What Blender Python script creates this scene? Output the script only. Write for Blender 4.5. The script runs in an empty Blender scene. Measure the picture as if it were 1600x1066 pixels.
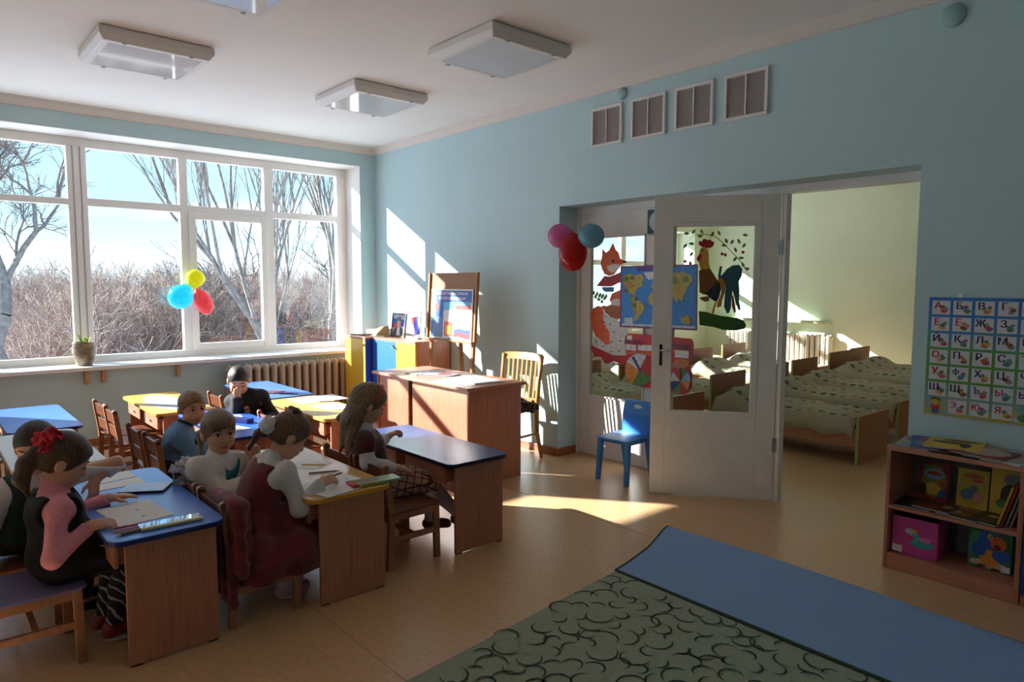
import bpy, math, random
import numpy as np
from mathutils import Vector, Matrix
PI = math.pi
rnd = random.Random(7)
scene = bpy.context.scene
COL = scene.collection

# ---------------------------------------------------------------- camera
def make_camera():
    yaw, pitch, roll, f = math.radians(41.2896), math.radians(4.7343), math.radians(0.15444), 1074.32
    d = Vector((-math.cos(yaw) * math.cos(pitch), math.sin(yaw) * math.cos(pitch), -math.sin(pitch)))
    r = d.cross(Vector((0, 0, 1))).normalized()
    u = r.cross(d)
    r2 = r * math.cos(roll) + u * math.sin(roll)
    u2 = -r * math.sin(roll) + u * math.cos(roll)
    c = bpy.data.cameras.new('camera')
    c.sensor_width = 36
    c.lens = f / 1600 * 36
    c.clip_start = .05
    c.clip_end = 600
    o = bpy.data.objects.new('camera', c)
    o.matrix_world = Matrix(((r2.x, u2.x, -d.x, 7.2442), (r2.y, u2.y, -d.y, -4.2024), (r2.z, u2.z, -d.z, 1.5), (0, 0, 0, 1)))
    COL.objects.link(o)
    scene.camera = o
make_camera()

# ---------------------------------------------------------------- light, sky, exposure
SUN_STRENGTH = 9.0
SKY_STRENGTH = 1.3
scene.view_settings.view_transform = 'Standard'
scene.view_settings.look = 'None'
scene.view_settings.exposure = 1.36
scene.view_settings.gamma = 1.0
scene.view_settings.use_curve_mapping = False
scene.cycles.max_bounces = 10
scene.cycles.diffuse_bounces = 6
scene.cycles.glossy_bounces = 4
scene.cycles.transparent_max_bounces = 16
scene.cycles.use_denoising = True
scene.cycles.sample_clamp_indirect = 6

def make_world():
    w = bpy.data.worlds.new('winter_sky')
    scene.world = w
    w.use_nodes = True
    nt = w.node_tree
    nt.nodes.clear()
    N, L = nt.nodes.new, nt.links.new
    tc = N('ShaderNodeTexCoord')
    sep = N('ShaderNodeSeparateXYZ')
    L(tc.outputs['Generated'], sep.inputs[0])
    ramp = N('ShaderNodeValToRGB')
    e = ramp.color_ramp.elements
    e[0].position, e[0].color = 0.0, (0.40, 0.52, 0.58, 1)
    e[1].position, e[1].color = 0.75, (0.14, 0.30, 0.62, 1)
    k = e.new(0.10); k.color = (0.255, 0.44, 0.57, 1)
    k = e.new(0.25); k.color = (0.20, 0.42, 0.66, 1)
    L(sep.outputs['Z'], ramp.inputs['Fac'])
    mp = N('ShaderNodeMapping'); mp.inputs['Scale'].default_value = (1.2, 1.2, 9)
    L(tc.outputs['Generated'], mp.inputs[0])
    nz = N('ShaderNodeTexNoise'); nz.inputs['Scale'].default_value = 1.6; nz.inputs['Detail'].default_value = 5
    L(mp.outputs[0], nz.inputs['Vector'])
    cr = N('ShaderNodeValToRGB')
    cr.color_ramp.elements[0].position = .50; cr.color_ramp.elements[1].position = .72
    L(nz.outputs['Fac'], cr.inputs['Fac'])
    mx = N('ShaderNodeMix'); mx.data_type = 'RGBA'
    L(cr.outputs['Color'], mx.inputs['Factor'])
    L(ramp.outputs['Color'], mx.inputs['A'])
    mx.inputs['B'].default_value = (0.62, 0.70, 0.74, 1)
    bg = N('ShaderNodeBackground'); bg.inputs['Strength'].default_value = SKY_STRENGTH
    L(mx.outputs['Result'], bg.inputs['Color'])
    out = N('ShaderNodeOutputWorld')
    L(bg.outputs[0], out.inputs[0])
make_world()

def make_sun():
    l = bpy.data.lights.new('sun', 'SUN')
    l.energy = SUN_STRENGTH
    l.angle = math.radians(.53)
    l.color = (1.0, .98, .95)
    o = bpy.data.objects.new('sun', l)
    o.rotation_euler = Vector((1, .75, -.558)).to_track_quat('-Z', 'Y').to_euler()
    o.location = (-20, -11, 12)
    COL.objects.link(o)
make_sun()

# ---------------------------------------------------------------- materials
def lin(h):
    if isinstance(h, str):
        h = h.lstrip('#')
        c = [int(h[i:i + 2], 16) / 255 for i in (0, 2, 4)]
    else:
        c = [v / 255 for v in h]
    return tuple(v / 12.92 if v <= .04045 else ((v + .055) / 1.055) ** 2.4 for v in c)

MATS = {}
def M(name, col='808080', rough=.5, noise=None, bump=None, metal=0, grain=None, spec=.5, sheen=0, trans=0, col2=None, coat=0):
    """noise=(scale, amount) mottles the colour; grain=(sx,sy,sz) stretches it; bump=(scale, strength)."""
    if name in MATS: return MATS[name]
    m = bpy.data.materials.new(name)
    MATS[name] = m
    m.use_nodes = True
    nt = m.node_tree
    b = nt.nodes['Principled BSDF']
    c = lin(col)
    b.inputs['Base Color'].default_value = (*c, 1)
    b.inputs['Roughness'].default_value = rough
    b.inputs['Metallic'].default_value = metal
    b.inputs['Specular IOR Level'].default_value = spec
    if sheen:
        b.inputs['Sheen Weight'].default_value = sheen
    if coat:
        b.inputs['Coat Weight'].default_value = coat
    if trans:
        b.inputs['Transmission Weight'].default_value = 0
        b.inputs['Subsurface Weight'].default_value = trans
        b.inputs['Subsurface Radius'].default_value = (.05, .05, .05)
    N, L = nt.nodes.new, nt.links.new
    tc = N('ShaderNodeTexCoord')
    vec = tc.outputs['Object']
    if grain:
        mp = N('ShaderNodeMapping'); mp.inputs['Scale'].default_value = grain
        L(vec, mp.inputs[0]); gvec = mp.outputs[0]
    else:
        gvec = vec
    if noise:
        nz = N('ShaderNodeTexNoise'); nz.inputs['Scale'].default_value = noise[0]; nz.inputs['Detail'].default_value = 6
        L(gvec, nz.inputs['Vector'])
        cr = N('ShaderNodeValToRGB')
        cr.color_ramp.elements[0].position = .32; cr.color_ramp.elements[1].position = .68
        a = noise[1]
        c2 = lin(col2) if col2 else tuple(min(1, v * (1 + a)) for v in c)
        c1 = c if col2 else tuple(v * (1 - a) for v in c)
        cr.color_ramp.elements[0].color = (*c1, 1); cr.color_ramp.elements[1].color = (*c2, 1)
        L(nz.outputs['Fac'], cr.inputs['Fac'])
        L(cr.outputs['Color'], b.inputs['Base Color'])
    if bump:
        nb = N('ShaderNodeTexNoise'); nb.inputs['Scale'].default_value = bump[0]; nb.inputs['Detail'].default_value = 4
        L(gvec if grain else vec, nb.inputs['Vector'])
        bp = N('ShaderNodeBump'); bp.inputs['Strength'].default_value = bump[1]; bp.inputs['Distance'].default_value = .01
        L(nb.outputs['Fac'], bp.inputs['Height'])
        L(bp.outputs['Normal'], b.inputs['Normal'])
    return m

def glass_mat(name, tint=(1, 1, 1), gloss=.08):
    if name in MATS: return MATS[name]
    m = bpy.data.materials.new(name); MATS[name] = m
    m.use_nodes = True
    nt = m.node_tree; nt.nodes.clear()
    N, L = nt.nodes.new, nt.links.new
    t = N('ShaderNodeBsdfTransparent'); t.inputs[0].default_value = (*tint, 1)
    g = N('ShaderNodeBsdfGlossy'); g.inputs['Roughness'].default_value = .01
    fr = N('ShaderNodeFresnel'); fr.inputs[0].default_value = 1.45
    ml = N('ShaderNodeMath'); ml.operation = 'MULTIPLY'; ml.inputs[1].default_value = gloss / .04
    L(fr.outputs[0], ml.inputs[0])
    ge = N('ShaderNodeNewGeometry'); ib = N('ShaderNodeMath'); ib.operation = 'SUBTRACT'; ib.inputs[0].default_value = 1; L(ge.outputs['Backfacing'], ib.inputs[1])
    m2 = N('ShaderNodeMath'); m2.operation = 'MULTIPLY'; m2.use_clamp = True; L(ml.outputs[0], m2.inputs[0]); L(ib.outputs[0], m2.inputs[1]); ml = m2
    mx = N('ShaderNodeMixShader')
    L(ml.outputs[0], mx.inputs[0]); L(t.outputs[0], mx.inputs[1]); L(g.outputs[0], mx.inputs[2])
    o = N('ShaderNodeOutputMaterial'); L(mx.outputs[0], o.inputs[0])
    return m

def balloon_mat(name, col):
    if name in MATS: return MATS[name]
    m = bpy.data.materials.new(name); MATS[name] = m
    m.use_nodes = True
    nt = m.node_tree
    b = nt.nodes['Principled BSDF']
    c = lin(col)
    b.inputs['Base Color'].default_value = (*c, 1)
    b.inputs['Roughness'].default_value = .18
    N, L = nt.nodes.new, nt.links.new
    tl = N('ShaderNodeBsdfTranslucent'); tl.inputs[0].default_value = (*c, 1)
    mx = N('ShaderNodeMixShader'); mx.inputs[0].default_value = .5
    L(b.outputs[0], mx.inputs[1]); L(tl.outputs[0], mx.inputs[2])
    L(mx.outputs[0], nt.nodes['Material Output'].inputs[0])
    return m

def math_mat(name, build, rough=.6):
    """build(nt, N, L, objvec) -> colour socket"""
    if name in MATS: return MATS[name]
    m = bpy.data.materials.new(name); MATS[name] = m
    m.use_nodes = True
    nt = m.node_tree
    b = nt.nodes['Principled BSDF']; b.inputs['Roughness'].default_value = rough
    N, L = nt.nodes.new, nt.links.new
    tc = N('ShaderNodeTexCoord')
    L(build(nt, N, L, tc.outputs['Object']), b.inputs['Base Color'])
    return m

# ---------------------------------------------------------------- mesh builder
class MB:
    def __init__(s):
        s.v, s.f, s.m = [], [], []
        s.mi = 0
    def add(s, vs, fs):
        o = len(s.v)
        s.v += [tuple(v) for v in vs]
        s.f += [tuple(i + o for i in f) for f in fs]
        s.m += [s.mi] * len(fs)
        return s
    def box(s, x0, x1, y0, y1, z0, z1, rot=None, piv=None):
        vs = [Vector((x, y, z)) for z in (z0, z1) for y in (y0, y1) for x in (x0, x1)]
        if rot is not None:
            p = Vector(piv) if piv is not None else Vector(((x0 + x1) / 2, (y0 + y1) / 2, (z0 + z1) / 2))
            vs = [rot @ (v - p) + p for v in vs]
        return s.add(vs, [(0, 2, 3, 1), (4, 5, 7, 6), (0, 1, 5, 4), (2, 6, 7, 3), (0, 4, 6, 2), (1, 3, 7, 5)])
    def bar(s, a, b, w, h=None, up=(0, 0, 1), w2=None, h2=None):
        """rectangular bar from a to b; w across, h along 'up'"""
        a, b = Vector(a), Vector(b)
        h = h or w; w2 = w2 or w; h2 = h2 or h
        d = (b - a).normalized(); u = Vector(up)
        if abs(d.dot(u)) > .98: u = Vector((0, 1, 0))
        r = d.cross(u).normalized(); u = r.cross(d)
        vs = []
        for p, ww, hh in ((a, w, h), (b, w2, h2)):
            vs += [p - r * ww / 2 - u * hh / 2, p + r * ww / 2 - u * hh / 2, p + r * ww / 2 + u * hh / 2, p - r * ww / 2 + u * hh / 2]
        return s.add(vs, [(3, 2, 1, 0), (4, 5, 6, 7), (0, 1, 5, 4), (1, 2, 6, 5), (2, 3, 7, 6), (3, 0, 4, 7)])
    def tube(s, pts, r, n=8, caps=True):
        pts = [Vector(p) for p in pts]
        rs = r if isinstance(r, (list, tuple)) else [r] * len(pts)
        ref = Vector((0, 0, 1))
        rings = []
        for i, p in enumerate(pts):
            t = (pts[min(i + 1, len(pts) - 1)] - pts[max(i - 1, 0)]).normalized()
            if abs(t.dot(ref)) > .95: rr = t.cross(Vector((1, 0, 0))).normalized()
            else: rr = t.cross(ref).normalized()
            uu = rr.cross(t)
            rings.append([p + (rr * math.cos(2 * PI * k / n) + uu * math.sin(2 * PI * k / n)) * rs[i] for k in range(n)])
        vs = [v for ring in rings for v in ring]
        fs = []
        for i in range(len(pts) - 1):
            for k in range(n):
                a, b = i * n + k, i * n + (k + 1) % n
                fs.append((a, a + n, b + n, b))
        if caps:
            fs.append(tuple(range(n))); fs.append(tuple(range((len(pts) - 1) * n + n - 1, (len(pts) - 1) * n - 1, -1)))
        return s.add(vs, fs)
    def lathe(s, prof, n=24, c=(0, 0, 0)):
        c = Vector(c); vs, fs = [], []
        for r, z in prof:
            for k in range(n):
                a = 2 * PI * k / n
                vs.append(c + Vector((r * math.cos(a), r * math.sin(a), z)))
        for i in range(len(prof) - 1):
            for k in range(n):
                a, b = i * n + k, i * n + (k + 1) % n
                fs.append((a, b, b + n, a + n))
        return s.add(vs, fs)
    def ellip(s, c, r, n=14, m=9, rot=None):
        c = Vector(c); vs, fs = [], []
        for i in range(m + 1):
            t = PI * i / m
            for k in range(n):
                a = 2 * PI * k / n
                v = Vector((r[0] * math.sin(t) * math.cos(a), r[1] * math.sin(t) * math.sin(a), r[2] * math.cos(t)))
                if rot is not None: v = rot @ v
                vs.append(c + v)
        for i in range(m):
            for k in range(n):
                a, b = i * n + k, i * n + (k + 1) % n
                fs.append((a, a + n, b + n, b))
        return s.add(vs, fs)
    def prism(s, poly, o, ex, ey, ez, t):
        """polygon (u,v) in the plane o + u*ex + v*ey, thickness t along ez"""
        o, ex, ey, ez = Vector(o), Vector(ex), Vector(ey), Vector(ez)
        n = len(poly)
        vs = [o + ex * u + ey * v for u, v in poly] + [o + ex * u + ey * v + ez * t for u, v in poly]
        fs = [tuple(range(n - 1, -1, -1)), tuple(range(n, 2 * n))] + [(i, (i + 1) % n, n + (i + 1) % n, n + i) for i in range(n)]
        return s.add(vs, fs)
    def grid(s, P):
        """P[i][j] points"""
        n, m = len(P), len(P[0])
        return s.add([p for row in P for p in row], [(i * m + j, (i + 1) * m + j, (i + 1) * m + j + 1, i * m + j + 1) for i in range(n - 1) for j in range(m - 1)])
    def build(s, name, mat, parent=None, smooth=False, bev=0, fix=True):
        me = bpy.data.meshes.new(name)
        me.from_pydata([tuple(v) for v in s.v], [], s.f)
        for mm in (mat if isinstance(mat, (list, tuple)) else [mat]): me.materials.append(mm)
        if any(s.m): me.polygons.foreach_set('material_index', s.m)
        if fix:
            import bmesh
            b = bmesh.new(); b.from_mesh(me)
            bmesh.ops.recalc_face_normals(b, faces=b.faces)
            b.to_mesh(me); b.free()
        if smooth: me.polygons.foreach_set('use_smooth', [True] * len(me.polygons))
        o = bpy.data.objects.new(name, me)
        COL.objects.link(o)
        if parent is not None: o.parent = parent
        if bev:
            md = o.modifiers.new('edge', 'BEVEL'); md.width = bev; md.segments = 2; md.limit_method = 'ANGLE'; md.angle_limit = .6
        return o

def box(name, mat, parent, x0, x1, y0, y1, z0, z1, bev=.003, rot=None, piv=None):
    return MB().box(x0, x1, y0, y1, z0, z1, rot, piv).build(name, mat, parent, bev=bev)

def tag(o, label=None, cat=None, group=None, kind=None):
    if label: o['label'] = label
    if cat: o['category'] = cat
    if group: o['group'] = group
    if kind: o['kind'] = kind
    return o
def thing(name, label, cat, loc=(0, 0, 0), rz=0, group=None, kind=None):
    o = bpy.data.objects.new(name, None)
    o.empty_display_size = .1
    COL.objects.link(o)
    o.location = loc; o.rotation_euler = (0, 0, rz)
    return tag(o, label, cat, group, kind)
def kids_of(o): return [c for c in list(COL.objects) if c.parent == o]
def copy_tree(o, parent=None):
    c = o.copy(); COL.objects.link(c)
    if parent is not None: c.parent = parent
    for ch in kids_of(o): copy_tree(ch, c)
    return c
def dup(o, label, loc, rz=0, cat=None, group=None):
    c = copy_tree(o)
    c.location = loc; c.rotation_euler = (0, 0, rz)
    return tag(c, label, cat, group)
def Rx(a): return Matrix.Rotation(a, 3, 'X')
def Ry(a): return Matrix.Rotation(a, 3, 'Y')
def Rz(a): return Matrix.Rotation(a, 3, 'Z')

def text_mesh(body, size, bold=.0, align='CENTER'):
    c = bpy.data.curves.new('lettering', 'FONT')
    c.body = body; c.size = size; c.align_x = align; c.resolution_u = 2
    c.extrude = 0
    o = bpy.data.objects.new('lettering', c)
    COL.objects.link(o)
    dg = bpy.context.evaluated_depsgraph_get()
    me = bpy.data.meshes.new_from_object(o.evaluated_get(dg))
    bpy.data.objects.remove(o); bpy.data.curves.remove(c)
    if bold:      # heavier strokes: the outline laid down three times, a hair apart
        vs = [tuple(v.co) for v in me.vertices]; fs = [tuple(p.vertices) for p in me.polygons]; n = len(vs)
        me.clear_geometry()
        me.from_pydata([(x + dx, y, z + dz) for dx, dz in ((-bold, 0), (0, .00005), (bold, .0001)) for x, y, z in vs], [], [tuple(i + k * n for i in f) for k in range(3) for f in fs])
    return me
def text(name, body, size, mat, parent, loc, rot=(PI / 2, 0, 0), bold=0, sx=1, align='CENTER'):
    me = text_mesh(body, size, bold, align)
    me.materials.clear(); me.materials.append(mat)
    o = bpy.data.objects.new(name, me)
    COL.objects.link(o)
    o.parent = parent; o.location = loc; o.rotation_euler = rot; o.scale = (sx, 1, 1)
    return o

STROKES = {   # letters whose outlines fill badly are drawn stroke by stroke
    'Ф': [('l', .35, -.02, .35, .74), ('a', .35, .37, .27, .21, 0, 360)],
    'Ъ': [('l', 0, .65, .2, .65), ('l', .2, .7, .2, 0), ('l', .2, .39, .40, .39), ('a', .40, .22, .15, .17, 90, -90), ('l', .40, .05, .2, .05)],
    'Ь': [('l', .06, .7, .06, 0), ('l', .06, .39, .30, .39), ('a', .30, .22, .15, .17, 90, -90), ('l', .30, .05, .06, .05)],
    'Ы': [('l', .04, .7, .04, 0), ('l', .04, .39, .24, .39), ('a', .24, .22, .14, .17, 90, -90), ('l', .24, .05, .04, .05), ('l', .58, .7, .58, 0)],
    'Э': [('a', .20, .35, .32, .31, 130, -130), ('l', .18, .35, .50, .35)],
    'Ю': [('l', .02, 0, .02, .7), ('l', .02, .35, .24, .35), ('a', .46, .35, .22, .31, 0, 360)],
    'Я': [('l', .48, 0, .48, .7), ('l', .48, .65, .22, .65), ('a', .22, .50, .16, .15, 90, 270), ('l', .22, .35, .48, .35), ('l', .26, .35, .04, 0)]}
def stroke_letter(ch, size, mat, parent, loc, w=.115):
    mb = MB()
    for st in STROKES[ch]:
        if st[0] == 'l':
            a, b = Vector((st[1], 0, st[2])), Vector((st[3], 0, st[4])); n = (b - a).normalized(); p = Vector((-n.z, 0, n.x)) * w / 2
            mb.add([(a - p) * size, (b - p) * size, (b + p) * size, (a + p) * size], [(0, 1, 2, 3)])
        else:
            _, cx, cz, rx, rz, a0, a1 = st; k = 14
            A = [math.radians(a0 + (a1 - a0) * i / k) for i in range(k + 1)]
            mb.grid([[Vector((cx + (rx + q) * math.cos(a), 0, cz + (rz + q * .8) * math.sin(a))) * size for a in A] for q in (-w / 2, w / 2)])
    o = mb.build('letter', mat, parent, fix=False); o.location = loc
    return o

# common materials
WALL = M('wall_paint_blue', 'b9d3d7', .75, noise=(1.2, .03), bump=(260, .06))
WALLG = M('wall_paint_green', 'e6efd8', .8, noise=(1.5, .03))
WHITE = M('white_paint', 'e6e4df', .55, noise=(3, .03))
CEIL = M('ceiling_whitewash', 'e8e5e1', .9, noise=(1.0, .03))
PVC = M('white_plastic_frame', 'eceae6', .3)
WOOD = M('beech_laminate', 'b5775c', .38, noise=(3.2, .16), grain=(26, 26, 1.6))
WOODH = M('beech_laminate_long', 'bb7e64', .36, noise=(3.2, .14), grain=(1.6, 26, 26))
WOODX = M('chair_beech', '9e6a4c', .4, noise=(3, .15), grain=(20, 20, 3))
WOODD = M('dark_stained_wood', '6b3a22', .4, noise=(3, .2), grain=(3, 20, 20))
BASE = M('baseboard_brown', '9b5a3a', .4, noise=(2, .12), grain=(2, 2, 20))
CHROME = M('brushed_metal', 'c8c8c8', .25, metal=1)
BLACK = M('black_plastic', '151515', .45)
PAPER = M('white_paper', 'ebe9e6', .8)
BLUE = M('blue_laminate', '4f7cd8', .3, noise=(4, .05))
BLUED = M('dark_blue_laminate', '31417f', .26, noise=(4, .06))
YEL = M('yellow_laminate', 'e2ae45', .32, noise=(3, .05))
NAVY = M('navy_laminate', '27387e', .35)
GLASS = glass_mat('window_glass', (.96, .98, .98))
DGLASS = glass_mat('door_glass', (.93, .94, .93), .09)

FOX=[
 ('dress',[(3.357,1.286),(3.432,1.233),(3.554,1.194),(3.625,1.153),(3.64,1.078),(3.616,0.912),(3.532,0.906),(3.474,0.907),(3.415,0.93),(3.341,0.947),(3.25,0.963),(3.242,1.009),(3.279,1.057),(3.34,1.026),(3.4,0.985),(3.443,0.999),(3.434,1.099),(3.382,1.153),(3.359,1.219)]),
 ('hem',[(3.227,0.962),(3.25,0.969),(3.341,0.941),(3.416,0.924),(3.474,0.907),(3.56,0.908),(3.644,0.92),(3.631,0.875),(3.59,0.828),(3.547,0.841),(3.49,0.858),(3.432,0.828),(3.388,0.826),(3.342,0.879),(3.267,0.873),(3.243,0.917)]),
 ('tail',[(3.222,1.259),(3.252,1.294),(3.305,1.316),(3.35,1.308),(3.368,1.264),(3.359,1.219),(3.382,1.153),(3.434,1.099),(3.443,0.999),(3.4,0.985),(3.34,1.026),(3.279,1.057),(3.24,1.123)]),
 ('sleeve',[(3.429,1.366),(3.457,1.422),(3.577,1.467),(3.577,1.336),(3.48,1.334)]),
 ('basket',[(3.349,1.32),(3.408,1.316),(3.452,1.333),(3.573,1.331),(3.574,1.238),(3.526,1.209),(3.454,1.223),(3.395,1.259),(3.357,1.292)]),
 ('filling',[(3.444,1.361),(3.501,1.384),(3.572,1.369),(3.573,1.32),(3.452,1.328)]),
 ('blouse',[(3.347,1.476),(3.478,1.477),(3.476,1.438),(3.384,1.437),(3.354,1.454)]),
 ('scarf',[(3.287,1.487),(3.374,1.571),(3.426,1.565),(3.49,1.581),(3.588,1.618),(3.596,1.531),(3.506,1.504),(3.449,1.482),(3.361,1.482)]),
 ('head',[(3.328,1.677),(3.342,1.732),(3.348,1.798),(3.386,1.764),(3.422,1.785),(3.461,1.843),(3.493,1.782),(3.522,1.765),(3.544,1.71),(3.607,1.687),(3.573,1.672),(3.545,1.656),(3.524,1.629),(3.476,1.581),(3.426,1.57),(3.374,1.587),(3.344,1.632)]),
 ('muzzle',[(3.402,1.653),(3.46,1.669),(3.545,1.664),(3.538,1.635),(3.49,1.603),(3.447,1.598),(3.41,1.62)]),
 ('nose',[(3.57,1.691),(3.607,1.691),(3.607,1.675),(3.575,1.674)]),
 ('eye',[(3.452,1.705),(3.48,1.707),(3.481,1.685),(3.452,1.683)]),
 ('leaf',[(3.235,1.413),(3.247,1.438),(3.257,1.447),(3.27,1.425),(3.259,1.409)]),
 ('leaf',[(3.273,1.402),(3.285,1.427),(3.295,1.442),(3.307,1.42),(3.297,1.398)]),
 ('leaf',[(3.303,1.392),(3.315,1.417),(3.333,1.431),(3.345,1.409),(3.327,1.388)]),
 ('leaf',[(3.333,1.381),(3.345,1.406),(3.365,1.426),(3.377,1.404),(3.357,1.377)]),
 ('leaf',[(3.363,1.37),(3.375,1.395),(3.399,1.421),(3.411,1.399),(3.387,1.366)]),
 ('leaf',[(3.258,1.385),(3.27,1.41),(3.288,1.397),(3.301,1.375),(3.282,1.381)]),
 ('leaf',[(3.296,1.363),(3.308,1.388),(3.326,1.384),(3.338,1.362),(3.32,1.359)]),
 ('leaf',[(3.334,1.344),(3.346,1.369),(3.356,1.37),(3.368,1.348),(3.358,1.34)]),
 ('dot',[(3.37,1.231),(3.38,1.239),(3.391,1.231),(3.381,1.223)]),
 ('dot',[(3.437,1.166),(3.447,1.175),(3.458,1.167),(3.448,1.159)]),
 ('dot',[(3.482,1.102),(3.492,1.11),(3.502,1.103),(3.492,1.095)]),
 ('dot',[(3.455,1.019),(3.465,1.027),(3.475,1.02),(3.465,1.012)]),
 ('dot',[(3.548,1.031),(3.557,1.039),(3.567,1.032),(3.558,1.024)]),
 ('dot',[(3.353,0.971),(3.363,0.979),(3.373,0.972),(3.363,0.963)]),
 ('dot',[(3.449,0.935),(3.459,0.943),(3.469,0.936),(3.459,0.928)]),
 ('dot',[(3.539,0.948),(3.549,0.957),(3.559,0.95),(3.549,0.941)]),
 ('dot',[(3.284,1.008),(3.295,1.017),(3.305,1.009),(3.295,1.001)]),
 ('dot',[(3.368,1.18),(3.378,1.188),(3.389,1.181),(3.379,1.173)]),
]
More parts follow.
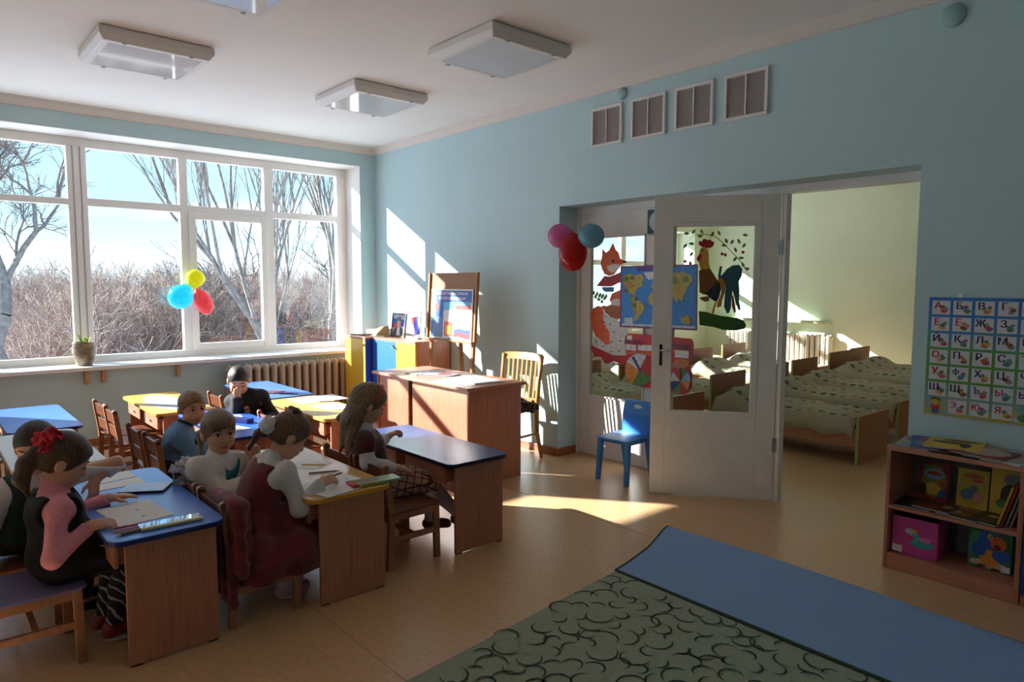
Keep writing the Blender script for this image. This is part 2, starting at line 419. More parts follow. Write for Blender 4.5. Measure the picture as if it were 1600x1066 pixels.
ROO=[
 ('grass',[(0.519,1.316),(0.476,1.312),(0.438,1.301),(0.377,1.286),(0.316,1.279),(0.263,1.272),(0.218,1.253),(0.202,1.221),(0.212,1.198),(0.268,1.185),(0.351,1.187),(0.413,1.206),(0.466,1.213),(0.513,1.22)]),
 ('leg',[(0.413,1.38),(0.398,1.38),(0.412,1.333),(0.422,1.293),(0.434,1.293),(0.427,1.333)]),
 ('foot',[(0.517,1.411),(0.471,1.419),(0.445,1.42),(0.452,1.388),(0.478,1.38),(0.509,1.395)]),
 ('tail',[(0.395,1.546),(0.369,1.569),(0.34,1.608),(0.303,1.632),(0.262,1.635),(0.239,1.608),(0.241,1.561),(0.259,1.522),(0.253,1.46),(0.255,1.397),(0.242,1.335),(0.253,1.319),(0.273,1.366),(0.286,1.421),(0.298,1.46),(0.305,1.413),(0.306,1.342),(0.317,1.306),(0.332,1.302),(0.352,1.349),(0.35,1.412),(0.344,1.475),(0.357,1.522),(0.376,1.538)]),
 ('feather',[(0.305,1.428),(0.294,1.428),(0.272,1.315),(0.283,1.304),(0.299,1.35)]),
 ('quill',[(0.399,1.55),(0.387,1.628),(0.371,1.624),(0.376,1.585),(0.38,1.55)]),
 ('body',[(0.499,1.459),(0.451,1.498),(0.406,1.534),(0.383,1.522),(0.374,1.475),(0.384,1.42),(0.402,1.38),(0.433,1.396),(0.464,1.427),(0.495,1.435)]),
 ('saddle',[(0.402,1.542),(0.368,1.542),(0.346,1.507),(0.347,1.452),(0.364,1.396),(0.371,1.349),(0.401,1.341),(0.395,1.388),(0.373,1.436),(0.375,1.491)]),
 ('chest',[(0.525,1.593),(0.507,1.609),(0.45,1.608),(0.414,1.553),(0.398,1.522),(0.435,1.483),(0.465,1.451),(0.499,1.435),(0.518,1.447)]),
 ('neck',[(0.521,1.742),(0.51,1.756),(0.472,1.746),(0.462,1.703),(0.46,1.648),(0.45,1.608),(0.514,1.605),(0.527,1.648),(0.535,1.687),(0.525,1.719)]),
 ('wattle',[(0.543,1.683),(0.528,1.707),(0.511,1.711),(0.507,1.687),(0.52,1.664),(0.537,1.66)]),
 ('comb',[(0.532,1.785),(0.527,1.801),(0.508,1.797),(0.504,1.812),(0.485,1.814),(0.474,1.804),(0.455,1.809),(0.443,1.796),(0.428,1.792),(0.431,1.769),(0.449,1.753),(0.472,1.75),(0.503,1.756),(0.526,1.77)]),
 ('eye',[(0.511,1.738),(0.502,1.742),(0.498,1.733),(0.508,1.728)]),
 ('branch',[(0.64,1.729),(0.618,1.78),(0.588,1.823),(0.551,1.846),(0.482,1.845),(0.421,1.833),(0.367,1.786),(0.313,1.727),(0.259,1.672),(0.221,1.618),(0.197,1.571),(0.185,1.528),(0.186,1.524),(0.198,1.567),(0.222,1.613),(0.261,1.668),(0.315,1.723),(0.369,1.781),(0.423,1.829),(0.484,1.841),(0.552,1.842),(0.59,1.819),(0.619,1.776),(0.641,1.725)]),
 ('leaf',[(0.634,1.853),(0.62,1.863),(0.606,1.861),(0.592,1.853),(0.607,1.843),(0.621,1.844)]),
 ('leaf',[(0.557,1.881),(0.555,1.864),(0.563,1.853),(0.577,1.845),(0.577,1.863),(0.57,1.875)]),
 ('leaf',[(0.503,1.845),(0.518,1.853),(0.524,1.866),(0.524,1.882),(0.508,1.873),(0.502,1.861)]),
 ('leaf',[(0.543,1.833),(0.53,1.843),(0.516,1.841),(0.502,1.832),(0.517,1.823),(0.531,1.824)]),
 ('leaf',[(0.431,1.864),(0.429,1.847),(0.437,1.836),(0.451,1.828),(0.451,1.846),(0.444,1.858)]),
 ('leaf',[(0.388,1.834),(0.403,1.841),(0.409,1.854),(0.408,1.871),(0.393,1.861),(0.387,1.849)]),
 ('leaf',[(0.6,1.783),(0.586,1.792),(0.572,1.79),(0.558,1.781),(0.574,1.772),(0.587,1.774)]),
 ('leaf',[(0.568,1.728),(0.566,1.711),(0.575,1.7),(0.589,1.693),(0.589,1.711),(0.581,1.722)]),
 ('leaf',[(0.34,1.781),(0.355,1.789),(0.36,1.802),(0.359,1.818),(0.344,1.809),(0.338,1.796)]),
 ('leaf',[(0.383,1.769),(0.369,1.779),(0.355,1.776),(0.342,1.767),(0.357,1.758),(0.371,1.76)]),
 ('leaf',[(0.301,1.808),(0.3,1.79),(0.308,1.78),(0.322,1.773),(0.322,1.791),(0.314,1.802)]),
 ('leaf',[(0.258,1.776),(0.272,1.784),(0.277,1.797),(0.277,1.814),(0.262,1.804),(0.256,1.791)]),
 ('leaf',[(0.246,1.838),(0.233,1.847),(0.219,1.844),(0.206,1.834),(0.221,1.826),(0.235,1.828)]),
 ('leaf',[(0.222,1.783),(0.221,1.766),(0.23,1.756),(0.244,1.749),(0.243,1.767),(0.235,1.778)]),
 ('leaf',[(0.279,1.718),(0.293,1.726),(0.298,1.74),(0.297,1.756),(0.282,1.746),(0.277,1.733)]),
 ('leaf',[(0.268,1.684),(0.254,1.692),(0.241,1.69),(0.228,1.68),(0.243,1.672),(0.256,1.674)]),
 ('leaf',[(0.279,1.691),(0.278,1.673),(0.287,1.663),(0.301,1.656),(0.3,1.675),(0.292,1.686)]),
 ('leaf',[(0.228,1.617),(0.242,1.625),(0.247,1.639),(0.245,1.655),(0.231,1.645),(0.225,1.632)]),
 ('leaf',[(0.229,1.61),(0.215,1.619),(0.201,1.616),(0.189,1.606),(0.204,1.598),(0.217,1.6)]),
 ('leaf',[(0.61,1.783),(0.61,1.766),(0.619,1.755),(0.634,1.749),(0.633,1.767),(0.624,1.778)]),
 ('berry',[(0.364,1.71),(0.369,1.7),(0.381,1.7),(0.386,1.71),(0.381,1.72),(0.37,1.72)]),
 ('berry',[(0.343,1.703),(0.348,1.693),(0.359,1.693),(0.365,1.704),(0.36,1.714),(0.348,1.713)]),
 ('berry',[(0.227,1.72),(0.233,1.71),(0.244,1.71),(0.25,1.721),(0.244,1.731),(0.233,1.73)]),
 ('berry',[(0.608,1.66),(0.613,1.65),(0.625,1.65),(0.631,1.66),(0.625,1.671),(0.613,1.67)]),
 ('berry',[(0.573,1.648),(0.578,1.638),(0.59,1.638),(0.596,1.648),(0.59,1.659),(0.579,1.658)]),
]
MAP=[
 ('border',[(3.585,1.647),(4.318,1.65),(4.326,1.16),(3.587,1.15)]),
 ('sea',[(3.599,1.636),(4.308,1.638),(4.316,1.172),(3.605,1.162)]),
 ('banner',[(3.755,1.635),(4.067,1.632),(4.068,1.606),(3.756,1.606)]),
 ('legend',[(3.637,1.228),(3.722,1.232),(3.723,1.182),(3.638,1.181)]),
 ('land',[(3.615,1.563),(3.679,1.59),(3.736,1.573),(3.804,1.584),(3.833,1.545),(3.806,1.513),(3.827,1.491),(3.766,1.469),(3.739,1.441),(3.76,1.397),(3.739,1.408),(3.682,1.429),(3.639,1.479),(3.616,1.513)]),
 ('land',[(3.726,1.363),(3.782,1.375),(3.844,1.333),(3.832,1.288),(3.798,1.254),(3.758,1.203),(3.737,1.208),(3.749,1.275),(3.713,1.318)]),
 ('land',[(3.874,1.399),(3.902,1.437),(3.969,1.432),(4.021,1.412),(4.035,1.369),(4.004,1.337),(3.986,1.261),(3.96,1.26),(3.938,1.324),(3.884,1.35)]),
 ('land',[(3.902,1.475),(3.939,1.561),(4.068,1.586),(4.193,1.595),(4.266,1.569),(4.285,1.528),(4.244,1.487),(4.204,1.409),(4.193,1.373),(4.161,1.393),(4.144,1.356),(4.124,1.392),(4.073,1.412),(3.994,1.449)]),
 ('land',[(4.178,1.237),(4.214,1.274),(4.251,1.271),(4.282,1.23),(4.259,1.198),(4.203,1.206)]),
 ('ice',[(3.825,1.594),(3.919,1.599),(3.926,1.545),(3.873,1.534)]),
 ('ice',[(3.616,1.18),(4.313,1.191),(4.313,1.174),(3.616,1.165)]),
]
WX=[
 ('back',[(3.647,1.08),(3.675,1.104),(3.99,1.102),(4.28,1.096),(4.298,1.071),(4.301,0.994),(4.267,0.897),(4.293,0.837),(4.29,0.732),(4.243,0.674),(4.193,0.663),(4.13,0.671),(4.091,0.699),(3.921,0.684),(3.825,0.679),(3.741,0.692),(3.668,0.752),(3.652,0.83),(3.665,0.922),(3.649,0.966)]),
 ('orange',[(3.667,0.956),(3.914,0.964),(3.914,0.942),(3.667,0.934)]),
 ('panel',[(3.668,1.086),(3.718,1.087),(3.719,1.048),(3.669,1.047)]),
 ('panel',[(3.655,1.018),(3.705,1.019),(3.707,0.968),(3.657,0.967)]),
 ('panel',[(3.713,1.016),(3.762,1.017),(3.763,0.967),(3.714,0.966)]),
 ('panel',[(3.783,1.019),(3.912,1.021),(3.914,0.975),(3.784,0.971)]),
 ('panel',[(4.134,1.002),(4.258,1.001),(4.26,0.947),(4.136,0.944)]),
 ('flame',[(4.112,0.883),(4.149,0.934),(4.26,0.938),(4.267,0.897),(4.188,0.848)]),
 ('w_red',[(3.801,0.816),(3.871,0.936),(3.906,0.913),(3.93,0.881),(3.943,0.843),(3.941,0.803),(3.927,0.763)]),
 ('w_green',[(3.801,0.816),(3.927,0.763),(3.9,0.729),(3.863,0.702),(3.819,0.687),(3.774,0.684),(3.73,0.694)]),
 ('w_orange',[(3.801,0.816),(3.73,0.694),(3.693,0.716),(3.667,0.748),(3.654,0.788),(3.655,0.83),(3.672,0.871)]),
 ('w_pale',[(3.801,0.816),(3.672,0.871),(3.7,0.906),(3.739,0.931),(3.783,0.945),(3.828,0.947),(3.871,0.936)]),
 ('hand',[(3.722,0.91),(3.747,0.923),(3.822,0.812),(3.808,0.802)]),
 ('w_green',[(4.197,0.769),(4.194,0.866),(4.217,0.865),(4.239,0.858),(4.258,0.844)]),
 ('w_sky',[(4.197,0.769),(4.258,0.844),(4.272,0.826),(4.281,0.803),(4.285,0.779)]),
 ('w_orange',[(4.197,0.769),(4.285,0.779),(4.283,0.754),(4.275,0.729),(4.261,0.708)]),
 ('w_red',[(4.197,0.769),(4.261,0.708),(4.244,0.69),(4.222,0.678),(4.199,0.672)]),
 ('w_green',[(4.197,0.769),(4.199,0.672),(4.176,0.672),(4.154,0.68),(4.135,0.693)]),
 ('w_navy',[(4.197,0.769),(4.135,0.693),(4.12,0.712),(4.11,0.734),(4.106,0.759)]),
 ('w_pale',[(4.197,0.769),(4.106,0.759),(4.109,0.785),(4.117,0.81),(4.131,0.832)]),
 ('w_red',[(4.197,0.769),(4.131,0.832),(4.15,0.849),(4.171,0.861),(4.194,0.866)]),
]
MAPT=[(3.769, 1.611), (4.067, 1.613)]
WXT=[(3.705, 1.032), (4.281, 1.044)]

# ---------------------------------------------------------------- room shell
X1, Y0, YB = 8.6, -10.2, 7.0     # room right, room front, bedroom far wall
CH = 3.07
OL, OR, OH = 3.066, 5.845, 2.158     # doorway opening
WY0, WY1, WZ0, WZ1 = -4.95, -.192, .735, 2.855
def struct(o, label=None, cat=None): return tag(o, label, cat, kind='structure')
FLOOR = M('ochre_linoleum', 'd2ab80', .32, noise=(38, .09), spec=.5)
f = MB().box(-.6, X1, Y0, YB, -.12, 0).build('floor', FLOOR); struct(f, 'ochre yellow speckled linoleum floor with a soft shine', 'floor')
seam = MB()
for y in (-2.86, -.95, -4.8): seam.box(.05, X1, y - .0015, y + .0015, -.001, .0012)
seam.build('floor_seam', M('linoleum_seam', 'a9885e', .5), f)
c = MB().box(-.6, X1, Y0, YB, CH, CH + .2).build('ceiling', CEIL); struct(c, 'plain whitewashed ceiling carrying four square lamps', 'ceiling')
def wall_with_hole(name, mat, plane, t0, t1, a0, a1, holes, z1=CH, z0=0):
    """wall slab between t0..t1 across, a0..a1 along, with rectangular holes (b0,b1,c0,c1)"""
    mb = MB()
    def bx(p, q, r, s_):
        if q - p < 1e-4 or s_ - r < 1e-4: return
        if plane == 'x': mb.box(t0, t1, p, q, r, s_)
        else: mb.box(p, q, t0, t1, r, s_)
    cur = a0
    for b0, b1, c0, c1 in holes:
        bx(cur, b0, z0, z1); bx(b0, b1, z0, c0); bx(b0, b1, c1, z1); cur = b1
    bx(cur, a1, z0, z1)
    return mb.build(name, mat)
struct(wall_with_hole('wall_left', WALL, 'x', -.6, 0, Y0, .2, [(-10.0, -7.2, WZ0, WZ1), (WY0, WY1, WZ0, WZ1)]), 'blue green window wall above and below the long window', 'wall')
struct(wall_with_hole('wall_back', WALL, 'y', 0, .3, 0, X1, [(OL, OR, 0, OH)]), 'pale blue wall pierced by the wide doorway', 'wall')
struct(wall_with_hole('wall_back', WALLG, 'y', .3, .4, 0, X1, [(OL, OR, 0, OH)]), 'pale green bedroom side of the doorway wall', 'wall')
struct(MB().box(X1, X1 + .2, Y0, YB, 0, CH).build('wall_right', WALL), 'blue side wall beside the camera', 'wall')
struct(MB().box(-.6, X1, Y0 - .2, Y0, 0, CH).build('wall_front', WALL), 'blue wall behind the camera', 'wall')
BW = [(1.0, 6.55, .9, 2.43)]
struct(wall_with_hole('wall_left', WALLG, 'x', -.6, 0, .2, YB, BW), 'pale green bedroom window wall', 'wall')
struct(MB().box(-.6, X1, YB, YB + .2, 0, CH).build('wall_back', WALLG), 'pale green far wall of the bedroom with sun patches', 'wall')
# bedroom window
bw = thing('window_2', 'white framed bedroom window seen through the doorway glass', 'window', kind='structure')
fr = MB()
for z in (.93, 1.86, 2.40): fr.box(-.42, -.35, 1.0, 6.55, z - .04, z + .04)
fr.build('window_frame', PVC, bw)
for y in (1.04, 2.1, 3.1, 4.05, 4.98, 5.75, 6.51):
    box('mullion', PVC, bw, -.425, -.345, y - .06, y + .06, .9, 2.43)
for a, b in ((1.04, 2.1), (2.1, 3.1), (3.1, 4.05), (4.05, 4.98), (4.98, 5.75), (5.75, 6.51)):
    box('pane', GLASS, bw, -.39, -.386, a + .06, b - .06, .93, 2.4, bev=0)
# unseen second room window, added to let more daylight in
w3 = thing('added_window', 'second long white framed window further along the same wall', 'window', kind='structure')
for z in (.77, 2.25, 2.81): box('window_frame', PVC, w3, -.42, -.345, -10.0, -7.2, z - .04, z + .04)
for y in (-9.96, -9.05, -8.15, -7.24): box('mullion', PVC, w3, -.42, -.345, y - .045, y + .045, .75, 2.84)
for a, b in ((-9.96, -9.05), (-9.05, -8.15), (-8.15, -7.24)): box('pane', GLASS, w3, -.385, -.381, a + .045, b - .045, .8, 2.8, bev=0)
box('window_sill', WHITE, w3, -.36, .065, -10.03, -7.17, .703, .738, .006)
# ---- main window
win = thing('window_1', 'long white framed window looking out on snow and bare trees', 'window', kind='structure')
GX0, GX1 = -.42, -.345
def wbar(name, y0, y1, z0, z1, dx=0, bev=.006): return box(name, PVC, win, GX0 + dx, GX1 + dx, y0, y1, z0, z1, bev)
wbar('head_rail', WY0, WY1, 2.765, WZ1)
wbar('bottom_rail', WY0, WY1, WZ0 - .01, .805)
wbar('jamb', -.315, WY1, .8, 2.77, .005); wbar('jamb', WY0, WY0 + .08, .8, 2.77, .005)
wbar('transom', WY0, -3.02, 2.225, 2.285); wbar('transom', -2.875, WY1, 2.225, 2.30)
wbar('mullion', -3.035, -2.875, .8, 2.77, .012)
groove = MB()
for y in (-2.985, -2.925): groove.box(GX1 + .006, GX1 + .016, y - .004, y + .004, .8, 2.77)
groove.build('mullion_groove', M('frame_shadow_gap', '9a9894', .6), win)
wbar('mullion', -2.062, -1.98, .8, 2.77, .004); wbar('mullion', -1.185, -1.085, .8, 2.77, .004); wbar('mullion', -4.0, -3.92, .8, 2.77, .004)
# opening sash between the second and third mullion
sash = MB()
sy0, sy1, sz0, sz1 = -1.985, -1.165, .80, 2.235
sash.box(GX0 + .03, GX1 + .022, sy0, sy0 + .07, sz0, sz1); sash.box(GX0 + .03, GX1 + .022, sy1 - .07, sy1, sz0, sz1)
sash.box(GX0 + .03, GX1 + .022, sy0 + .07, sy1 - .07, sz0, sz0 + .07); sash.box(GX0 + .03, GX1 + .022, sy0 + .07, sy1 - .07, sz1 - .075, sz1)
so = sash.build('opening_sash', PVC, win, bev=.006)
MB().box(GX1 + .02, GX1 + .045, sy0 + .02, sy0 + .045, 1.45, 1.58).build('sash_handle', PVC, so, bev=.005)
for y0, y1, z0, z1 in ((-.315, -1.085, .8, 2.225), (-.315, -1.085, 2.3, 2.77), (-1.185, -1.98, .85, 2.225), (-1.185, -1.98, 2.3, 2.77), (-2.062, -2.875, .8, 2.225),
                       (-2.062, -2.875, 2.3, 2.77), (-3.035, -3.92, .8, 2.225), (-3.035, -3.92, 2.285, 2.77), (-4.0, -4.87, .8, 2.225), (-4.0, -4.87, 2.285, 2.77)):
    box('pane', GLASS, win, -.385, -.381, y1, y0, z0, z1, bev=0)
box('window_sill', WHITE, win, -.36, .065, WY0 - .03, -.05, .703, .738, .006)
for y in (-3.01, -2.875, -2.235, -4.2):
    MB().box(0, .045, y - .019, y + .019, .585, .703).build('sill_bracket', M('sill_bracket_pine', 'b98e68', .6), win, bev=.004)
# white plaster reveals
struct(MB().box(-.34, .004, WY0, WY1, WZ1 - .006, WZ1).box(-.34, .004, WY1 - .006, WY1, WZ0, WZ1).box(-.34, .004, WY0, WY0 + .006, WZ0, WZ1).build('trim_1', WHITE), 'white plastered reveal around the long window', 'trim')
struct(MB().box(-.6, -.425, WY1 - .004, WY1, WZ0, WZ1).build('trim_2', M('outer_reveal', 'e8e6e2', .8)), 'outer white window reveal in the sun', 'trim')
# cornice
CORN = M('cornice_plaster', 'd8d0c8', .85)
def cove(name, pts_a, pts_b):
    return MB().add(list(pts_a) + list(pts_b), [(i, (i + 1) % 5, 5 + (i + 1) % 5, 5 + i) for i in range(5)] + [(4, 3, 2, 1, 0), (5, 6, 7, 8, 9)]).build(name, CORN)
pr = [(0, CH), (0, CH - .075), (.018, CH - .07), (.05, CH - .03), (.065, CH)]
struct(cove('trim_3', [(x, Y0, z) for x, z in pr], [(x, 0, z) for x, z in pr]), 'plaster cornice along the top of the window wall', 'trim')
struct(cove('trim_4', [(0, -x, z) for x, z in pr], [(X1, -x, z) for x, z in pr]), 'plaster cornice along the top of the doorway wall', 'trim')
# baseboards
def bb(name, lab, *b): struct(MB().box(*b).build(name, BASE, bev=.004), lab, 'baseboard')
bb('baseboard_left', 'brown wooden baseboard under the window', 0, .016, Y0, 0, 0, .068)
bb('baseboard_back', 'brown baseboard between cabinet and doorway', 0, OL, -.016, 0, 0, .068)
bb('baseboard_back', 'brown baseboard turning into the doorway jamb', OL, OL + .016, -.016, .215, 0, .068)
bb('baseboard_back', 'brown baseboard behind the bookcase', OR, X1, -.016, 0, 0, .068)
# doorway frame
DOORP = M('door_white_gloss', 'e8e4e0', .42, noise=(4, .05), bump=(30, .05))
df = thing('door_2', 'white wooden doorway frame with header and slim post', 'doorway', kind='structure')
box('frame_header', DOORP, df, OL, OR, .215, .30, 2.105, OH)
box('frame_jamb', DOORP, df, OL, OL + .03, .215, .30, 0, 2.105); box('frame_jamb', DOORP, df, OR - .03, OR, .215, .30, 0, 2.105)
box('frame_post', DOORP, df, 4.93, 4.965, .235, .30, 0, 2.105)
# fixed leaf with the fox
d1 = thing('door_1', 'fixed white door leaf with a painted fox on its glass', 'door', kind='structure')
lx0, lx1 = OL + .033, 4.06
gx0, gx1, gz0, gz1 = 3.205, 3.80, .53, 1.90
for nm, b in (('stile', (lx0, gx0, .24, .285, .01, 2.10)), ('stile', (gx1, lx1, .24, .285, .01, 2.10)), ('top_rail', (gx0, gx1, .24, .285, gz1, 2.10)), ('bottom_panel', (gx0, gx1, .24, .285, .01, gz0))):
    box(nm, DOORP, d1, *b)
box('pane', DGLASS, d1, gx0, gx1, .262, .266, gz0, gz1, bev=0)
bead = MB().box(gx0, gx0 + .012, .232, .245, gz0, gz1).box(gx1 - .012, gx1, .232, .245, gz0, gz1).box(gx0, gx1, .232, .245, gz0, gz0 + .012).box(gx0, gx1, .232, .245, gz1 - .012, gz1)
bead.build('glazing_bead', WHITE, d1)
# open leaf with the rooster
hx, hy = 4.922, .242
d3 = thing('door_3', 'open white door leaf with a painted rooster on its glass', 'door', (hx, hy, 0), math.atan2(-.49, -.676), kind='structure')
dw = .835
for nm, b in (('stile', (0, .125, -.022, .022, .012, 2.108)), ('stile', (.735, dw, -.022, .022, .012, 2.108)), ('top_rail', (.125, .735, -.022, .022, 1.925, 2.108)), ('bottom_panel', (.125, .735, -.022, .022, .012, .582))):
    box(nm, DOORP, d3, *b)
box('pane', DGLASS, d3, .13, .73, -.002, .002, .585, 1.92, bev=0)
bd = MB()
for y0, y1 in ((.008, .026), (-.026, -.008)):
    bd.box(.125, .165, y0, y1, .582, 1.925).box(.70, .735, y0, y1, .582, 1.925).box(.165, .70, y0, y1, .582, .612).box(.165, .70, y0, y1, 1.90, 1.925)
bd.build('glazing_bead', WHITE, d3, bev=.003)
hd = box('handle_plate', BLACK, d3, .762, .782, .022, .028, .93, 1.08); MB().tube([(.772, .025, 1.04), (.772, .06, 1.04), (.70, .062, 1.04)], .008).build('handle', CHROME, hd, smooth=True)
box('hinge', CHROME, d3, -.012, .012, .016, .03, .35, .45); box('hinge', CHROME, d3, -.012, .012, .016, .03, 1.7, 1.8)
# painted figures: flat paint on the glass
def decals(parent, figure, items, cols, o, ex, ey, ez, step=.0009, t=.0016):
    rt = None
    for k, (c, pts) in enumerate(items):
        mb = MB().prism(pts, Vector(o) + Vector(ez) * step * k * .35, ex, ey, ez, t)
        m = M('paint_' + cols[c][1] if isinstance(cols[c], tuple) else 'paint_' + cols[c], cols[c][0] if isinstance(cols[c], tuple) else cols[c], .5, noise=(60, .22))
        ob = mb.build(c, m, rt if rt else parent)
        if rt is None: rt = ob; ob.name = figure
    return rt
FOXC = dict(dress='d8d6d2', hem='b5222c', tail='e05a1e', sleeve='e06a3a', basket='a85a22', filling='e8d8cc', blouse='2f6db4', scarf='b01f2a', head='e4662a', muzzle='ece4da', nose='151515', eye='181818', leaf='5d8a2c', dot='6a2a20')
decals(d1, 'painted_fox', FOX, FOXC, (0, .239, 0), (1, 0, 0), (0, 0, 1), (0, -1, 0))
ROOC = dict(grass='2e5a22', leg='c08a30', foot='8a6a48', tail='2a5364', feather='8c2630', quill='35606e', body='1c2836', saddle='b8782a', chest='7a4a22', neck='c89838', wattle='b81e2c', comb='a8202c', eye='141414', branch='4a3a22', leaf='7f9a4a', berry='9a2430')
decals(d3, 'painted_rooster', ROO, ROOC, (0, .0045, 0), (1, 0, 0), (0, 0, 1), (0, 1, 0))

# ---------------------------------------------------------------- ceiling lamps
LAMPB = M('lamp_tray_white', 'dddad6', .4); LAMPD = M('lamp_diffuser_acrylic', 'c9c9cc', .07, spec=.9)
def ceiling_lamp(label, x, y, s=.66):
    t = thing('ceiling_lamp', label, 'lamp', (x, y, CH), group='square ceiling lamps')
    h = s / 2
    prof = [(h, 0), (h + .012, -.012), (h + .012, -.05), (h - .015, -.088), (h - .05, -.088)]
    mb = MB(); vs = []
    for r, z in prof: vs += [(-r, -r, z), (r, -r, z), (r, r, z), (-r, r, z)]
    fs = []
    for i in range(len(prof) - 1):
        for k in range(4): fs.append((i * 4 + k, i * 4 + (k + 1) % 4, i * 4 + 4 + (k + 1) % 4, i * 4 + 4 + k))
    mb.add(vs, fs).build('tray', LAMPB, t, bev=.004)
    box('diffuser', LAMPD, t, -h + .045, h - .045, -h + .045, h - .045, -.087, -.078, 0)
    for a in (-1, 1):
        for b in (-.6, .6):
            MB().box(a * (h - .02) - .008, a * (h - .02) + .008, b * h - .012, b * h + .012, -.092, -.087).build('clip', M('lamp_clip', '9a9894', .4), t)
    return t
ceiling_lamp('square ceiling lamp near the window reflecting the snowy trees', 2.03, -2.91, .655)
ceiling_lamp('smallest looking square ceiling lamp above the corner by the easel', 2.05, -1.21, .655)
ceiling_lamp('square ceiling lamp with a grey diffuser closest to the wall grilles', 3.65, -1.165, .655)
ceiling_lamp('square ceiling lamp cut off by the top edge of the photo', 3.63, -2.93, .655)

# ---------------------------------------------------------------- wall grilles
VF = M('grille_frame', 'dedad8', .5); VS = M('grille_slats', 'cfc6c2', .6)
for k, (x0, lab) in enumerate(((3.43, 'white louvred wall grille farthest from the doorway post, leftmost of four'), (3.833, 'second louvred wall grille from the left above the doorway'),
                               (4.228, 'third louvred wall grille from the left above the doorway'), (4.625, 'rightmost and largest looking louvred wall grille above the doorway'))):
    t = thing('wall_grille', lab, 'grille', (x0, 0, 2.588), group='wall grilles above the doorway')
    w, h = .315, .304
    m = MB().box(0, w, -.02, 0, 0, .022).box(0, w, -.02, 0, h - .022, h).box(0, .022, -.02, 0, .022, h - .022).box(w - .022, w, -.02, 0, .022, h - .022)
    m.build('frame', VF, t, bev=.003)
    box('divider', VF, t, w / 2 - .005, w / 2 + .005, -.017, 0, .022, h - .022, 0)
    s = MB(); n = 26
    for i in range(n):
        z = .026 + (h - .052) * i / (n - 1)
        for a, b in ((.022, w / 2 - .005), (w / 2 + .005, w - .022)):
            s.add([(a, -.015, z - .004), (b, -.015, z - .004), (b, -.004, z + .006), (a, -.004, z + .006)], [(0, 1, 2, 3)])
    tag(s.build('slats', VS, t, fix=False), kind='stuff')
    MB().box(.01, w - .01, -.003, -.001, .01, h - .01).build('backing', M('grille_dark', 'a89e9a', .8), t)
JB = M('junction_cover_blue', '8fb4b4', .6)
for x, z, r, lab in ((3.74, 2.955, .045, 'small blue painted junction box cover above the grilles'), (5.965, 2.91, .06, 'round blue painted junction box cover near the ceiling at right')):
    t = MB(); t.lathe([(0, .02), (r * .9, .018), (r, .01), (r, 0)], 24)
    o = t.build('junction_cover', JB, smooth=True); o.rotation_euler = (PI / 2, 0, 0); o.location = (x, 0, z); tag(o, lab, 'cover')

# ---------------------------------------------------------------- radiators
CAST = M('cast_iron_cream', 'b8a590', .5)
def radiator(name, label, n, loc, rz, z0=.13, z1=.665, pitch=.088, mat=CAST):
    t = thing(name, label, 'radiator', loc, rz)
    mb = MB(); h = z1 - z0
    prof = [(0, .035), (.012, .02), (.03, .03), (.05, .03), (h - .05, .03), (h - .03, .03), (h - .012, .022), (h, .006)]
    # one section: two rounded columns joined by a thin web
    for yy in (-.045, .045):
        pts = [(0, yy, z) for z, _ in prof]
        mb.tube(pts, [w * 1.0 for _, w in prof], 8)
    mb.box(-.008, .008, -.05, .05, .03, h - .03)
    mb.tube([(-pitch / 2, 0, .045), (pitch / 2, 0, .045)], .022, 8).tube([(-pitch / 2, 0, h - .045), (pitch / 2, 0, h - .045)], .022, 8)
    first = mb.build('radiator_section', mat, t, smooth=True)
    first.location = (0, 0, z0)
    for i in range(1, n):
        c = first.copy(); COL.objects.link(c); c.parent = t; c.location = (i * pitch, 0, z0)
    MB().tube([(-.25, 0, z0 + .045), (0, 0, z0 + .045)], .014, 8).tube([((n - 1) * pitch, 0, z1 - .045), ((n - 1) * pitch + .03, 0, z1 - .045)], .014, 8).build('pipe', mat, t, smooth=True)
    for i in (2, n - 3):
        MB().box(i * pitch - .02 + pitch / 2, i * pitch + .02 + pitch / 2, -.04, .04, 0, z0 + .03).build('foot', mat, t)
    return t
radiator('radiator', 'cream cast iron ribbed radiator under the window beside the cabinet', 16, (.10, -1.76, 0), PI / 2)
radiator('radiator', 'white ribbed radiator on the far bedroom wall below a ledge', 22, (.55, 6.9, 0), 0, .15, .70, .085, M('radiator_white', 'e0dccf', .5))
struct(MB().box(.3, 2.3, 6.78, 7.0, .88, .92).build('trim_5', M('ledge_green', 'c6d2ae', .6), bev=.004), 'pale green ledge above the bedroom radiator', 'trim')

